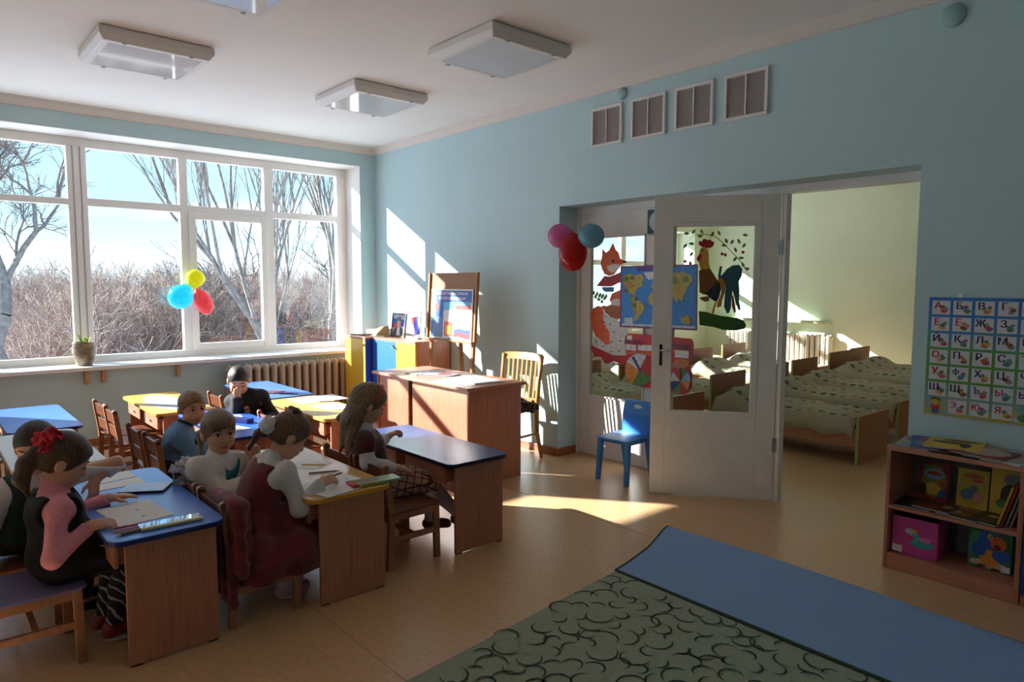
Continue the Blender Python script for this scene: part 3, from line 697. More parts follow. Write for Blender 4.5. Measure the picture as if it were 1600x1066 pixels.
# ---------------------------------------------------------------- school desks
def make_desk(label, top, L=1.10, D=.43, H=.52, inlay=None, edge=None):
    """origin at the middle of the pupils' edge on the floor; pupils sit at -y"""
    t = thing('school_desk', label, 'desk', group='low wooden school desks')
    r = .055; pts = []
    for cx, cy, a0 in ((L / 2 - r, r, -90), (L / 2 - r, D - r, 0), (-L / 2 + r, D - r, 90), (-L / 2 + r, r, 180)):
        for k in range(6):
            a = math.radians(a0 + 18 * k); pts.append((cx + r * math.cos(a), cy + r * math.sin(a)))
    top_o = MB().prism(pts, (0, 0, H - .022), (1, 0, 0), (0, 1, 0), (0, 0, 1), .022).build('desk_top', top, t, bev=.003)
    if edge:
        pts2 = [(x * 1.003, D / 2 + (y - D / 2) * 1.007) for x, y in pts]
        MB().prism(pts2, (0, 0, H - .021), (1, 0, 0), (0, 1, 0), (0, 0, 1), .018).build('edge_band', edge, top_o)
    if inlay:
        ip = [((L / 2 - .09) * math.cos(2 * PI * k / 32) * (1.0 if abs(math.cos(2 * PI * k / 32)) < .8 else 1), D / 2 + (D / 2 - .07) * math.sin(2 * PI * k / 32)) for k in range(32)]
        MB().prism(ip, (0, 0, H), (1, 0, 0), (0, 1, 0), (0, 0, 1), .0012).build('inlay', inlay, top_o)
    for sx in (-1, 1):
        x = sx * (L / 2 - .035)
        box('end_panel', WOOD, t, x - .009, x + .009, .055, D - .035, 0.006, H - .022, .002)
        for yy in (.06, D - .08):
            MB().box(x - .008, x + .008, yy, yy + .04, 0, .006).build('foot_pad', BLACK, t)
    box('back_panel', WOODH, t, -L / 2 + .045, L / 2 - .045, D - .09, D - .074, .2, H - .022, .002)
    for sx in (-1, 1):
        c = sx * (L / 4 - .02)
        dr = box('drawer', WOODH, t, c - L / 4 + .075, c + L / 4 - .07, .028, .044, H - .135, H - .03, .002)
        MB().tube([(c - .045, .03, H - .085), (c - .035, .012, H - .085), (c + .035, .012, H - .085), (c + .045, .03, H - .085)], .004, 8).build('drawer_handle', CHROME, dr, smooth=True)
        box('drawer_box', WOODH, t, c - L / 4 + .085, c + L / 4 - .08, .045, D - .1, H - .125, H - .05, 0)
    return t
DARKEDGE = M('desk_edge_navy', '1f2c66', .35)
dC = make_desk('dark blue topped desk in front of the girl with the red headband', BLUED, edge=M('desk_edge_black', '1d2030', .35))
dC.location = (3.735, -2.045, 0)
dA = make_desk('bright blue topped desk where the girl in pink writes', BLUE, edge=DARKEDGE); dA.location = (3.81, -3.68, 0)
dB = make_desk('yellow topped desk where the girl in the burgundy dress writes', M('honey_laminate', 'd8a560', .28, noise=(2, .06)), edge=M('desk_edge_yellow', 'd79a22', .4)); dB.location = (3.82, -2.885, 0)
def desk_copy(src, label, loc): return dup(src, label, loc)
BLUE2 = M('royal_blue_laminate', '2f62c4', .3, noise=(4, .05))
dB2 = make_desk('royal blue topped desk in front of the boy in the blue sweater', BLUE2, edge=DARKEDGE); dB2.location = (2.30, -2.73, 0)
dC2 = make_desk('yellow topped desk with drawing sheets beside the boy in black', YEL, edge=M('desk_edge_pale', 'd9a94c', .4)); dC2.location = (2.14, -1.985, 0)
dA2 = make_desk('white topped desk behind the two children at the left edge', M('white_laminate', 'd8d4c8', .4), edge=M('desk_edge_cream', 'c9c0a8', .4)); dA2.location = (2.37, -3.84, 0)
dC3 = desk_copy(dA, 'blue topped desk against the radiator', (.97, -1.94, 0))
dB3 = make_desk('yellow rimmed desk with a pale oval middle under the window', YEL, inlay=M('grey_inlay', 'b7aca4', .5)); dB3.location = (1.12, -2.85, 0)
dA3 = desk_copy(dA, 'pale blue sunlit desk at the left edge under the window', (1.22, -3.76, 0))

# ---------------------------------------------------------------- children's wooden chairs
def make_chair(label):
    """origin: middle of the seat on the floor, sitter faces +y"""
    t = thing('wooden_chair', label, 'chair', group='small wooden chairs at the desks')
    w, yf, yr = .335, .145, -.14
    for sx in (-1, 1):
        x = sx * (w / 2 - .014)
        MB().bar((x, yf, 0), (x, yf - .006, .30), .026, .034, (0, 1, 0)).build('leg', WOODX, t, bev=.003)
        p = MB().bar((x, yr - .012, 0), (x, yr, .30), .026, .036, (0, 1, 0)).bar((x, yr, .29), (x, yr - .035, .553), .026, .034, (0, 1, 0)); p.tube([(x - .013, yr - .036, .553), (x + .013, yr - .036, .553)], .017, 12)
        p.build('back_post', WOODX, t, bev=.002)
        box('side_stretcher', WOODX, t, x - .009, x + .009, yr, yf, .145, .175, .002)
        box('seat_rail', WOODX, t, x - .01, x + .01, yr, yf, .262, .297, .002)
    box('front_stretcher', WOODX, t, -w / 2 + .02, w / 2 - .02, -.012, .012, .15, .172, .002)
    pts = [(-w / 2, yr - .01), (w / 2, yr - .01), (w / 2, yf + .01), (w / 2 - .02, yf + .03), (-w / 2 + .02, yf + .03), (-w / 2, yf + .01)]
    MB().prism(pts, (0, 0, .297), (1, 0, 0), (0, 1, 0), (0, 0, 1), .011).build('seat', WOODD, t, bev=.003)
    for z0, z1 in ((.455, .545), (.345, .43)):
        a = -.035 * (z0 - .30) / .253; b = -.035 * (z1 - .30) / .253
        MB().add([(-w / 2 + .005, yr + a - .008, z0), (w / 2 - .005, yr + a - .008, z0), (w / 2 - .005, yr + a + .006, z0), (-w / 2 + .005, yr + a + .006, z0),
                  (-w / 2 + .005, yr + b - .008, z1), (w / 2 - .005, yr + b - .008, z1), (w / 2 - .005, yr + b + .006, z1), (-w / 2 + .005, yr + b + .006, z1)],
                 [(0, 1, 2, 3), (7, 6, 5, 4), (0, 4, 5, 1), (1, 5, 6, 2), (2, 6, 7, 3), (3, 7, 4, 0)]).build('back_slat', WOODD, t, bev=.002)
    return t
ch = make_chair('wooden chair under the girl with the red headband'); ch.location = (4.05, -2.225, 0)
dup(ch, 'empty wooden chair with dark coat beside the headband girl', (3.695, -2.225, 0))
dup(ch, 'wooden chair with the burgundy jacket over its back', (4.125, -3.06, 0))
dup(ch, 'wooden chair under the girl in the white cardigan', (3.75, -3.06, 0))
seatA = dup(ch, 'wooden chair with a lilac seat under the girl in pink', (4.0, -3.90, 0))
for c in kids_of(seatA):
    if c.name.startswith('seat') and 'rail' not in c.name:
        c.data = c.data.copy(); c.data.materials[0] = M('lilac_seat', '7f76a0', .35)
dup(ch, 'wooden chair under the boy in the dark green vest', (3.60, -3.92, 0))
dup(ch, 'wooden chair under the boy in the blue sweater', (2.66, -2.95, 0))
dup(ch, 'empty wooden chair left of the boy in the blue sweater', (2.29, -2.96, 0))
dup(ch, 'empty wooden chair near end of the yellow rimmed desk', (1.43, -2.93, 0))
dup(ch, 'empty wooden chair far end of the yellow rimmed desk', (1.06, -2.93, 0), .05)
dup(ch, 'wooden chair under the boy in black', (1.87, -2.13, 0))
dup(ch, 'empty wooden chair at the yellow desk with drawing sheets', (2.40, -2.12, 0), -.04)
dup(ch, 'empty wooden chair tucked at the blue desk by the radiator', (1.22, -2.10, 0))
dup(ch, 'empty wooden chair at the near end of the white topped desk', (2.60, -4.03, 0))
dup(ch, 'empty wooden chair at the far end of the white topped desk', (2.20, -4.02, 0), .04)
dup(ch, 'wooden chair at the pale blue sunlit desk', (1.45, -3.95, 0))

# ---------------------------------------------------------------- teacher's desk
t = thing('teacher_desk', 'tall beech teacher desk with books and papers on top', 'desk', (1.98, -1.2, 0))
TW, TD, TH = 1.36, .58, .745
box('desk_top', WOODH, t, 0, TW, 0, TD, TH - .022, TH, .003)
box('side_panel', WOOD, t, TW - .05, TW - .032, .035, TD - .03, 0, TH - .022, .002)
box('side_panel', WOOD, t, .03, .048, .035, TD - .03, 0, TH - .022, .002)
box('front_panel', WOOD, t, .56, TW - .05, .05, .066, .10, TH - .022, .002)
box('cabinet_front', WOOD, t, .048, .50, .045, .061, .02, TH - .03, .002)
box('cabinet_side', WOODD, t, .50, .516, .045, TD - .04, .02, TH - .022, .002)
box('gap_back', WOODD, t, .50, .57, .30, .31, .02, TH - .022, 0)
# things on the teacher's desk
def sheet(name, label, cat, x, y, z, w, d, rz, mat, h=.0015, group=None):
    o = MB().box(-w / 2, w / 2, -d / 2, d / 2, 0, h).build(name, mat); o.location = (x, y, z); o.rotation_euler = (0, 0, rz)
    return tag(o, label, cat, group)
def open_or_closed_book(name, label, x, y, z, w, d, h, rz, cover, art=(), cat='book', group=None):
    t = thing(name, label, cat, (x, y, z), rz, group)
    MB().box(-w / 2, w / 2, -d / 2, d / 2, 0, .002).box(-w / 2, w / 2, -d / 2, d / 2, h - .002, h).box(-w / 2, -w / 2 + .002, -d / 2, d / 2, 0, h).build('cover', cover, t)
    box('pages', PAPER, t, -w / 2 + .003, w / 2 - .004, -d / 2 + .004, d / 2 - .004, .002, h - .002, 0)
    for k, (ax, ay, rx_, ry_, m) in enumerate(art):
        pts = [(ax * w + rx_ * w * math.cos(a * PI / 6), ay * d + ry_ * d * math.sin(a * PI / 6)) for a in range(12)]
        MB().prism(pts, (0, 0, h + .0002 * k), (1, 0, 0), (0, 1, 0), (0, 0, 1), .0006).build('cover_picture', m, t)
    return t
RED = M('print_red', 'c23a34', .5); PINK = M('print_pink', 'd98a9a', .5); YELP = M('print_yellow', 'd9b83a', .5); GRNP = M('print_green', '4f7a44', .5); BLUP = M('print_blue', '2f62b0', .5)
ORP = M('print_orange', 'c8702e', .5); SKYP = M('print_sky', '7fb4d8', .5); BRNP = M('print_brown', '6a4028', .5); GRYP = M('print_grey', '8a8e94', .5); DKP = M('print_dark', '2a2a2e', .5)
open_or_closed_book('magazine', 'grey magazine with a red spot lying on the teacher desk', 2.60, -.93, TH, .30, .21, .012, .35, GRYP, [(.15, .1, .22, .3, RED), (-.2, -.1, .2, .3, PAPER)], 'magazine')
open_or_closed_book('notebook', 'white open notebook half under the magazine on the teacher desk', 2.40, -.93, TH, .20, .28, .006, .2, PAPER, [], 'notebook')
sheet('paper_stack', 'stack of white sheets at the right end of the teacher desk', 'paper', 3.02, -.88, TH, .42, .27, -.08, PAPER, .008)
sheet('paper_sheet', 'lilac tinted sheet under the stack at the desk front', 'paper', 2.98, -1.08, TH, .30, .19, .12, M('lilac_paper', 'd8cbd2', .8))

# ---------------------------------------------------------------- cabinet in the corner
t = thing('cabinet', 'low beech cabinet with yellow and blue doors in the corner', 'cabinet', (.2, 0, 0))
CT = .925
YC = M('yellow_door', 'f0c23c', .4); BC = M('blue_door', '2f6fdc', .4)
box('body', WOOD, t, .005, .45, -.505, -.02, .02, CT - .02, .002); box('body', WOOD, t, .452, 1.31, -.425, -.02, .02, CT - .02, .002)
pts = [(0, -.53), (.465, -.53), (.465, -.45), (1.32, -.45), (1.32, -.015), (0, -.015)]
MB().prism(pts, (0, 0, CT - .02), (1, 0, 0), (0, 1, 0), (0, 0, 1), .02).build('cabinet_top', WOODH, t, bev=.002)
a = box('door', YC, t, .005, .455, -.524, -.506, .06, CT - .024, .002); MB().tube([(.44, -.54, .84), (.44, -.524, .84)], .009, 10).build('knob', BLACK, a)
box('side_panel', NAVY, t, .451, .468, -.524, -.427, .02, CT - .022, .002)
b = box('door', BC, t, .475, .945, -.444, -.426, .06, CT - .024, .002)
MB().tube([(.905, -.444, .855), (.905, -.468, .855), (.945, -.47, .845)], .008, 8).build('handle', BLACK, b)
box('door', YC, t, .95, 1.308, -.444, -.426, .06, CT - .024, .002)
# portrait
t = thing('picture_frame', 'small framed portrait of a man in a dark suit on the cabinet', 'picture', (.88, -.25, CT + .001), -.05)
R_ = Rx(-.12)
def tilt(mb): return mb
fm = MB().box(-.15, .15, -.012, .006, 0, .018).box(-.15, .15, -.012, .006, .242, .26).box(-.15, -.134, -.012, .006, .018, .242).box(.134, .15, -.012, .006, .018, .242)
frm = fm.build('frame', M('frame_dark_gold', '5a4a3c', .4), t, bev=.002)
frm.rotation_euler = (-.12, 0, 0)
pic = MB().box(-.135, .135, -.004, 0, .017, .243).build('photo', M('portrait_ground', 'b9c6e2', .6), frm)
def flat(name, poly, mat, parent, y): return MB().prism(poly, (0, y, 0), (1, 0, 0), (0, 0, 1), (0, -1, 0), .0015).build(name, mat, parent)
def ring(cx, cz, rx_, rz_, n=14): return [(cx + rx_ * math.cos(2 * PI * k / n), cz + rz_ * math.sin(2 * PI * k / n)) for k in range(n)]
for nm, poly, mt, yy in (('photo_flag', [(-.135, .10), (-.03, .10), (-.03, .15), (-.135, .15)], M('flag_red', 'c8303a', .6), -.0045), ('photo_flag', [(-.135, .15), (-.03, .15), (-.03, .20), (-.135, .20)], M('flag_blue', '3a4fb4', .6), -.0046),
                        ('photo_flag', [(.05, .12), (.135, .12), (.135, .19), (.05, .19)], M('flag_blue', '3a4fb4', .6), -.0046),
                        ('photo_suit', [(-.12, .018), (.13, .018), (.10, .085), (.045, .11), (-.035, .11), (-.095, .085)], DKP, -.005), ('photo_shirt', [(-.03, .02), (.04, .02), (.03, .11), (-.02, .11)], PAPER, -.0062),
                        ('photo_face', ring(.005, .155, .042, .056), M('photo_skin', 'd8ae98', .6), -.0070), ('photo_hair', [(-.04, .175), (.05, .175), (.04, .212), (.005, .222), (-.03, .212)], M('photo_hair', '8a7660', .6), -.0078)):
    flat(nm, poly, mt, pic, yy)
# little table flag
t = thing('table_flag', 'small red, blue and white cloth flag hanging on a pole on the cabinet', 'flag', (1.25, -.22, CT))
MB().lathe([(0, .012), (.03, .01), (.032, 0), (0, 0)], 16).build('base', WOODD, t)
MB().tube([(0, 0, .01), (.04, 0, .285)], .004, 8).build('pole', WOODD, t)
def flagstrip(u0, u1, mat):
    P = []
    for i in range(9):
        z = .265 - .2 * i / 8
        row = []
        for u in (u0, (u0 + u1) / 2, u1):
            row.append((.03 - u * .15 - .05 * (1 - i / 8) * 0 + .012 * math.sin(i * .9 + u * 4), -.006 - .018 * math.sin(u * 9 + i * .35), z - .05 * u))
        P.append(row)
    o = MB().grid(P).build('flag_stripe', mat, t, smooth=True, fix=False)
flagstrip(0, .33, PAPER); flagstrip(.33, .66, M('flag_blue', '3a4fb4', .6)); flagstrip(.66, 1, M('flag_red', 'c8303a', .6))
# papers and folders on the cabinet
sheet('folder', 'black folder lying at the window end of the cabinet top', 'folder', .36, -.40, CT + .004, .20, .14, .4, BLACK, .012)
for k, (x, y, w, h, lab) in enumerate(((.33, -.17, .20, .055, 'lowest pile of white cards on the cabinet behind the black folder'), (.58, -.17, .22, .085, 'taller pile of cream papers on the cabinet beside the portrait'))):
    t = thing('paper_pile', lab, 'papers', (x, y, CT), .15 - .3 * k)
    n = 5
    for i in range(n):
        o = MB().box(-w / 2, w / 2, -.09, .09, 0, h / n * .9).build('sheaf', M('cream_paper', 'e6dfc6', .8) if k else PAPER, t)
        o.location = ((i % 2) * .012, 0, h / n * i + .0005); o.rotation_euler = (0, 0, (i % 3 - 1) * .12)
o = MB().prism([(-.09, 0), (.09, 0), (.06, .11), (-.05, .10)], (0, 0, 0), (1, 0, 0), (0, .35, 1), (0, -1, 0), .012).build('wicker_holder', M('wicker_tan', 'b08a50', .7)); o.location = (.66, -.31, CT + .004); o.rotation_euler = (0, 0, .3)
tag(o, 'small tan wicker letter holder leaning on the paper pile', 'holder')

# ---------------------------------------------------------------- easel with the poster
EASEL = M('easel_wood', 'a8703c', .45, noise=(3, .15), grain=(20, 20, 2)); EBOARD = M('easel_board', '9a6a44', .6, noise=(6, .06))
t = thing('easel', 'wooden easel board standing behind the teacher desk', 'easel', (1.955, -.31, 0))
w = .382
for sx in (-1, 1): MB().bar((sx * (w - .045), -.07, 0), (sx * (w - .05), .03, 1.60), .035, .03, (0, 1, 0)).build('leg', EASEL, t, bev=.003)
MB().bar((0, .165, 0), (0, .06, 1.35), .03, .03, (0, 1, 0)).build('prop', EASEL, t, bev=.003)
MB().add([(-w, -.03, .97), (w, -.03, .97), (w, .012, 1.605), (-w, .012, 1.605), (-w, -.012, .97), (w, -.012, .97), (w, .03, 1.605), (-w, .03, 1.605)], [(0, 1, 2, 3), (7, 6, 5, 4), (0, 4, 5, 1), (1, 5, 6, 2), (2, 6, 7, 3), (3, 7, 4, 0)]).build('board', EBOARD, t, bev=.003)
for sx in (-1, 1): MB().bar((sx * (w - .006), -.035, .97), (sx * (w - .006), .005, 1.605), .022, .022, (0, 1, 0)).build('board_edge', EASEL, t)
box('ledge', EASEL, t, -w, w, -.075, -.012, .955, .975, .003)
t = thing('symbols_poster', 'blue poster with flag and red emblem panels standing on the easel ledge', 'poster', (1.965, -.352, .977))
t.rotation_euler = (-.062, 0, 0)
pw, ph = .33, .475
box('sheet', PAPER, t, -pw, pw, -.003, .003, 0, ph, 0)
def pp(nm, poly, col, k, name=None): return MB().prism(poly, (0, -.0032 - .0002 * k, 0), (1, 0, 0), (0, 0, 1), (0, -1, 0), .0005).build(nm, M('poster_' + col, col, .4), t)
pp('blue_field', [(-.315, .015), (-.12, .015), (-.12, .28), (.315, .35), (.315, .46), (-.315, .46)], '2452a8', 1)
pp('sky_field', [(-.12, .27), (.30, .31), (.30, .36), (-.12, .35)], '5fb4e6', 2)
pp('sky_field', [(-.315, .17), (-.24, .15), (-.24, .46), (-.315, .46)], '6cc0ec', 2)
pp('text_panel', [(-.29, .02), (-.13, .02), (-.13, .21), (-.29, .21)], '5e80b4', 3)
pp('text_panel', [(.08, .15), (.30, .15), (.30, .30), (.08, .30)], 'f0d4cc', 3); pp('text_header', [(.08, .285), (.30, .285), (.30, .325), (.08, .325)], 'd8494a', 4)
pp('emblem_panel', [(-.095, .03), (.035, .03), (.035, .165), (-.095, .165)], 'e0562e', 3); pp('emblem', [(-.075, .05), (-.03, .04), (.015, .05), (.01, .11), (-.005, .14), (-.03, .125), (-.055, .14), (-.07, .11)], 'f0b030', 4)
pp('portrait_oval', ring(-.225, .305, .03, .05), '8a4a3a', 4)
pp('flag_white', [(.06, .09), (.15, .105), (.24, .09), (.31, .095), (.31, .14), (.06, .135)], 'eef0f4', 3)
pp('flag_blue', [(.06, .055), (.15, .075), (.24, .06), (.31, .062), (.31, .098), (.24, .095), (.15, .108), (.06, .092)], '3c56c0', 4)
pp('flag_red', [(.06, .025), (.15, .03), (.24, .015), (.31, .012), (.31, .062), (.24, .06), (.15, .075), (.06, .058)], 'd8434a', 5)
LET = M('poster_lettering', 'f4e4ec', .5)
text('lettering', 'ГОСУДАРСТВЕННЫЕ СИМВОЛЫ', .036, LET, t, (.01, -.0045, .42), bold=.0007, sx=.86)
text('lettering', 'РОССИЙСКОЙ ФЕДЕРАЦИИ', .036, LET, t, (.01, -.0045, .375), bold=.0007, sx=.86)

# ---------------------------------------------------------------- adult chair behind the desk
LW = M('light_chair_wood', 'c08a4c', .35, noise=(3, .12), grain=(20, 20, 2))
t = thing('adult_chair', 'light wooden adult chair with slatted back behind the teacher desk', 'chair', (2.84, -.42, 0), PI + .16)
for sx in (-1, 1):
    x = sx * .195
    MB().bar((x, .19, 0), (x * .95, .18, .44), .034, .034, (0, 1, 0), .04, .04).build('leg', LW, t, bev=.003)
    p = MB(); p.tube([(x * .98, -.275, 0), (x * .97, -.215, .22), (x, -.20, .44), (x * 1.05, -.215, .66), (x * 1.1, -.25, .885)], [.015, .019, .021, .019, .016], 8)
    p.build('back_post', LW, t, smooth=True)
    MB().tube([(x, .185, .22), (x, -.215, .22)], .011, 8).build('stretcher', LW, t, smooth=True)
MB().tube([(-.19, 0, .22), (.19, 0, .22)], .011, 8).build('stretcher', LW, t, smooth=True)
MB().prism([(-.2, -.2), (.2, -.2), (.225, .2), (-.225, .2)], (0, 0, .425), (1, 0, 0), (0, 1, 0), (0, 0, 1), .03).build('seat', LW, t, bev=.008)
tp = []
for zz, th in ((.835, .012), (.895, .012)): pass
P = [[(u * .21, -.235 - .025 * (1 - u * u) - .02 * v, .835 + .06 * v + .008 * (1 - u * u)) for v in (0, 1)] for u in [k / 6 - 1 for k in range(13)]]
Q = [[(x, y - .018, z) for x, y, z in row] for row in P]
mb = MB().grid(P); mb.grid(Q)
n = 13
for a_, b_ in ((0, 0), (1, 1)):
    mb.add([P[i][a_] for i in range(n)] + [Q[i][a_] for i in range(n)], [(i, i + 1, n + i + 1, n + i) for i in range(n - 1)])
mb.build('top_rail', LW, t, smooth=False)
MB().bar((-.19, -.205, .50), (.19, -.205, .50), .02, .035, (0, 0, 1)).build('lower_rail', LW, t, bev=.003)
for k in range(7):
    x = -.145 + .29 * k / 6
    MB().bar((x, -.207, .50), (x * 1.05, -.25, .845), .017, .009, (0, 1, 0)).build('back_slat', LW, t)

# ---------------------------------------------------------------- blue child's chair
BP = M('blue_paint', '3f86cf', .35, noise=(5, .05))
t = thing('blue_chair', 'blue painted plywood child chair with a hand hole in front of the fox door', 'chair', (3.90, -.10, 0), .06)
for x, y, tx, ty in ((-.14, -.155, -.128, -.135), (.135, -.165, .125, -.14), (-.125, .20, -.12, .13), (.125, .18, .12, .12)):
    MB().bar((x, y, 0), (tx, ty, .325), .03, .038, (0, 1, 0), .036, .045).build('leg', BP, t, bev=.005)
pts = []
for cx, cy, a0 in ((.125, -.15, -90), (.13, .12, 0), (-.13, .12, 90), (-.125, -.15, 180)):
    for k in range(5):
        a = math.radians(a0 + 22.5 * k); pts.append((cx + .03 * math.cos(a), cy + .03 * math.sin(a)))
MB().prism(pts, (0, 0, .325), (1, 0, 0), (0, 1, 0), (0, 0, 1), .014).build('seat', BP, t, bev=.004)
MB().box(-.13, .13, -.12, .11, .295, .325).build('seat_frame', BP, t, bev=.004)
# backrest: bent sheet with an oval hole
def back_pt(u, v):   # u -1..1, v 0..1
    z = .30 + .29 * v
    y = .135 + .02 * v + (.035 * max(0, v - .62)) * 1.5 - .012 * (1 - u * u)
    return Vector((u * (.135 - .012 * max(0, v - .85) * 6 * abs(u)), y, z))
nu, nv = 44, 48
mb = MB(); vs = []; fs = []
hole = lambda u, v: ((u / .34) ** 2 + ((v - .845) / .05) ** 2) < 1
for side in (0, .012):
    for i in range(nu + 1):
        for j in range(nv + 1):
            vs.append(back_pt(i / nu * 2 - 1, j / nv) + Vector((0, side, 0)))
def vid(s_, i, j): return s_ * (nu + 1) * (nv + 1) + i * (nv + 1) + j
keep = [[not hole((i + .5) / nu * 2 - 1, (j + .5) / nv) for j in range(nv)] for i in range(nu)]
for i in range(nu):
    for j in range(nv):
        if not keep[i][j]: continue
        fs.append((vid(0, i, j), vid(0, i + 1, j), vid(0, i + 1, j + 1), vid(0, i, j + 1)))
        fs.append((vid(1, i, j + 1), vid(1, i + 1, j + 1), vid(1, i + 1, j), vid(1, i, j)))
        for di, dj, e in ((-1, 0, ((i, j), (i, j + 1))), (1, 0, ((i + 1, j + 1), (i + 1, j))), (0, -1, ((i + 1, j), (i, j))), (0, 1, ((i, j + 1), (i + 1, j + 1)))):
            a_, b_ = i + di, j + dj
            if not (0 <= a_ < nu and 0 <= b_ < nv) or not keep[a_][b_]:
                fs.append((vid(0, *e[0]), vid(0, *e[1]), vid(1, *e[1]), vid(1, *e[0])))
mb.add(vs, fs).build('backrest', BP, t)

# ---------------------------------------------------------------- posters on the fixed leaf
MAPC = dict(border='8a2a5c', sea='2f86d6', banner='5a3a8a', legend='cfd6dc', land='b8a850', ice='d4dde6')
t = thing('map_poster', 'blue world map poster with a purple border pinned on the door leaf', 'poster', (3.95, .19, 1.4))
decals(t, 'map_sheet', [(c, [(x - 3.95, z - 1.4) for x, z in p]) for c, p in MAP], {k: (v, 'map_' + k) for k, v in MAPC.items()}, (0, 0, 0), (1, 0, 0), (0, 0, 1), (0, -1, 0), .002, .0025)
def blob(cx, cz, r, c):
    MB().prism([(cx + r * (1 + .4 * math.sin(k * 2.3 + cx * 40)) * math.cos(k * PI / 5), cz + r * .7 * (1 + .3 * math.cos(k * 3.1)) * math.sin(k * PI / 5)) for k in range(10)], (0, -.0095, 0), (1, 0, 0), (0, 0, 1), (0, -1, 0), .001).build('land_patch', M('map_' + c, c, .6), t)
for cx, cz, r, c in ((-.31, .14, .03, '6f8a3c'), (-.27, .09, .035, 'c08a48'), (-.24, .15, .02, '55783a'), (-.30, .05, .02, '7a5a30'), (-.22, -.02, .035, '8a9a3c'), (-.21, -.07, .022, '5a7a34'), (-.20, -.12, .018, 'b08a50'), (-.02, .02, .03, 'c09a4a'), (.16, .13, .04, '7a9440'), (.21, .06, .03, 'c88a48'), (.27, .14, .03, '5f8838'), (.30, -.16, .022, 'c89a3a'), (.26, -.14, .015, '7a8a34')): blob(cx, cz, r, c)
WXC = dict(back='c8323a', orange='dc6a2a', panel='e6e2e2', flame='dc7a3a', w_red='b83434', w_green='5a8a4a', w_orange='dc8a3a', w_pale='cfd2d8', hand='2a3a8a', w_sky='8ab4d8', w_navy='2a3a8a')
t = thing('nature_calendar', 'red weather calendar poster with two round dials on the door leaf', 'poster', (3.95, .19, .9))
decals(t, 'calendar_sheet', [(c, [(x - 3.95, z - .9) for x, z in p]) for c, p in WX], {k: (v, 'calendar_' + k) for k, v in WXC.items()}, (0, 0, 0), (1, 0, 0), (0, 0, 1), (0, -1, 0), .002, .0025)
NV = M('calendar_lettering', '27305e', .5)
text('lettering', 'В ГОРО', .052, NV, t, (-.21, -.016, .115), bold=.0014, sx=1.0)
text('lettering', 'НРОДЫ', .052, NV, t, (.235, -.016, .115), bold=.0014, sx=.95)
for x0, x1, z in ((-.195, -.13, .045), (.165, .245, -.015), (.165, .245, -.035)): box('small_print', GRYP, t, x0, x1, -.014, -.0135, z, z + .008, 0)
t = thing('wall_clock', 'teal square clock with a pale dial on the fixed door leaf', 'clock', (3.925, .24, 1.99))
box('case', M('teal_case', '1f5a5e', .4), t, -.095, .095, -.03, 0, -.095, .095, .006)
MB().lathe([(0, .004), (.07, .003), (.075, 0)], 24).build('dial', M('dial_pale', 'b8c8c8', .4), t).matrix_basis = Matrix.Translation((0, -.031, 0)) @ Matrix.Rotation(PI / 2, 4, 'X')
MB().bar((0, -.037, 0), (0, -.037, .05), .006, .002, (0, 1, 0)).bar((0, -.037, 0), (.035, -.037, -.01), .007, .002, (0, 1, 0)).build('hand', BLACK, t)

# ---------------------------------------------------------------- balloons
def balloon(label, col, c, r, l, ax=(0, 0, 1), group=None):
    """pear shaped balloon, knot towards -ax"""
    t = thing('balloon', label, 'balloon', c, 0, group)
    q = Vector((0, 0, 1)).rotation_difference(Vector(ax).normalized())
    t.rotation_mode = 'QUATERNION'; t.rotation_quaternion = q
    prof = []
    for k in range(25):
        a = PI * k / 24
        z = l * math.cos(a); rr = r * math.sin(a)
        if z < 0: rr *= 1 - .30 * (-z / l) ** 1.6; z *= 1.12
        prof.append((max(rr, .0015), z))
    m = balloon_mat('balloon_' + col, col)
    MB().lathe(prof, 28).build('skin', m, t, smooth=True)
    MB().lathe([(.002, 0), (.006, -.006), (.004, -.01), (.01, -.02), (.009, -.021)], 10, (0, 0, -l * 1.12 + .004)).build('knot', m, t, smooth=True)
    return t
G1 = 'balloons stuck on the window'; G2 = 'balloons on the doorway corner'
balloon('round yellow balloon on the window mullion', 'e6e21e', (-.21, -1.975, 1.55), .092, .092, (.1, .2, 1), G1)
balloon('cyan balloon on the window below the yellow one', '3cd8ea', (-.20, -2.125, 1.365), .118, .128, (.1, -.5, -.75), G1)
balloon('pink red balloon on the window below the yellow one', 'fa7078', (-.21, -1.905, 1.305), .09, .135, (.1, .42, -1), G1)
balloon('pink balloon at the top left corner of the doorway', 'd878b0', (3.165, -.09, 1.90), .10, .11, (-1, 0, .2), G2)
balloon('red balloon hanging at the top left corner of the doorway', 'c4161e', (3.325, -.10, 1.755), .118, .15, (.05, 0, -1), G2)
balloon('pale blue balloon at the top left corner of the doorway', '7fb4c4', (3.50, -.08, 1.885), .098, .115, (1, 0, -.15), G2)

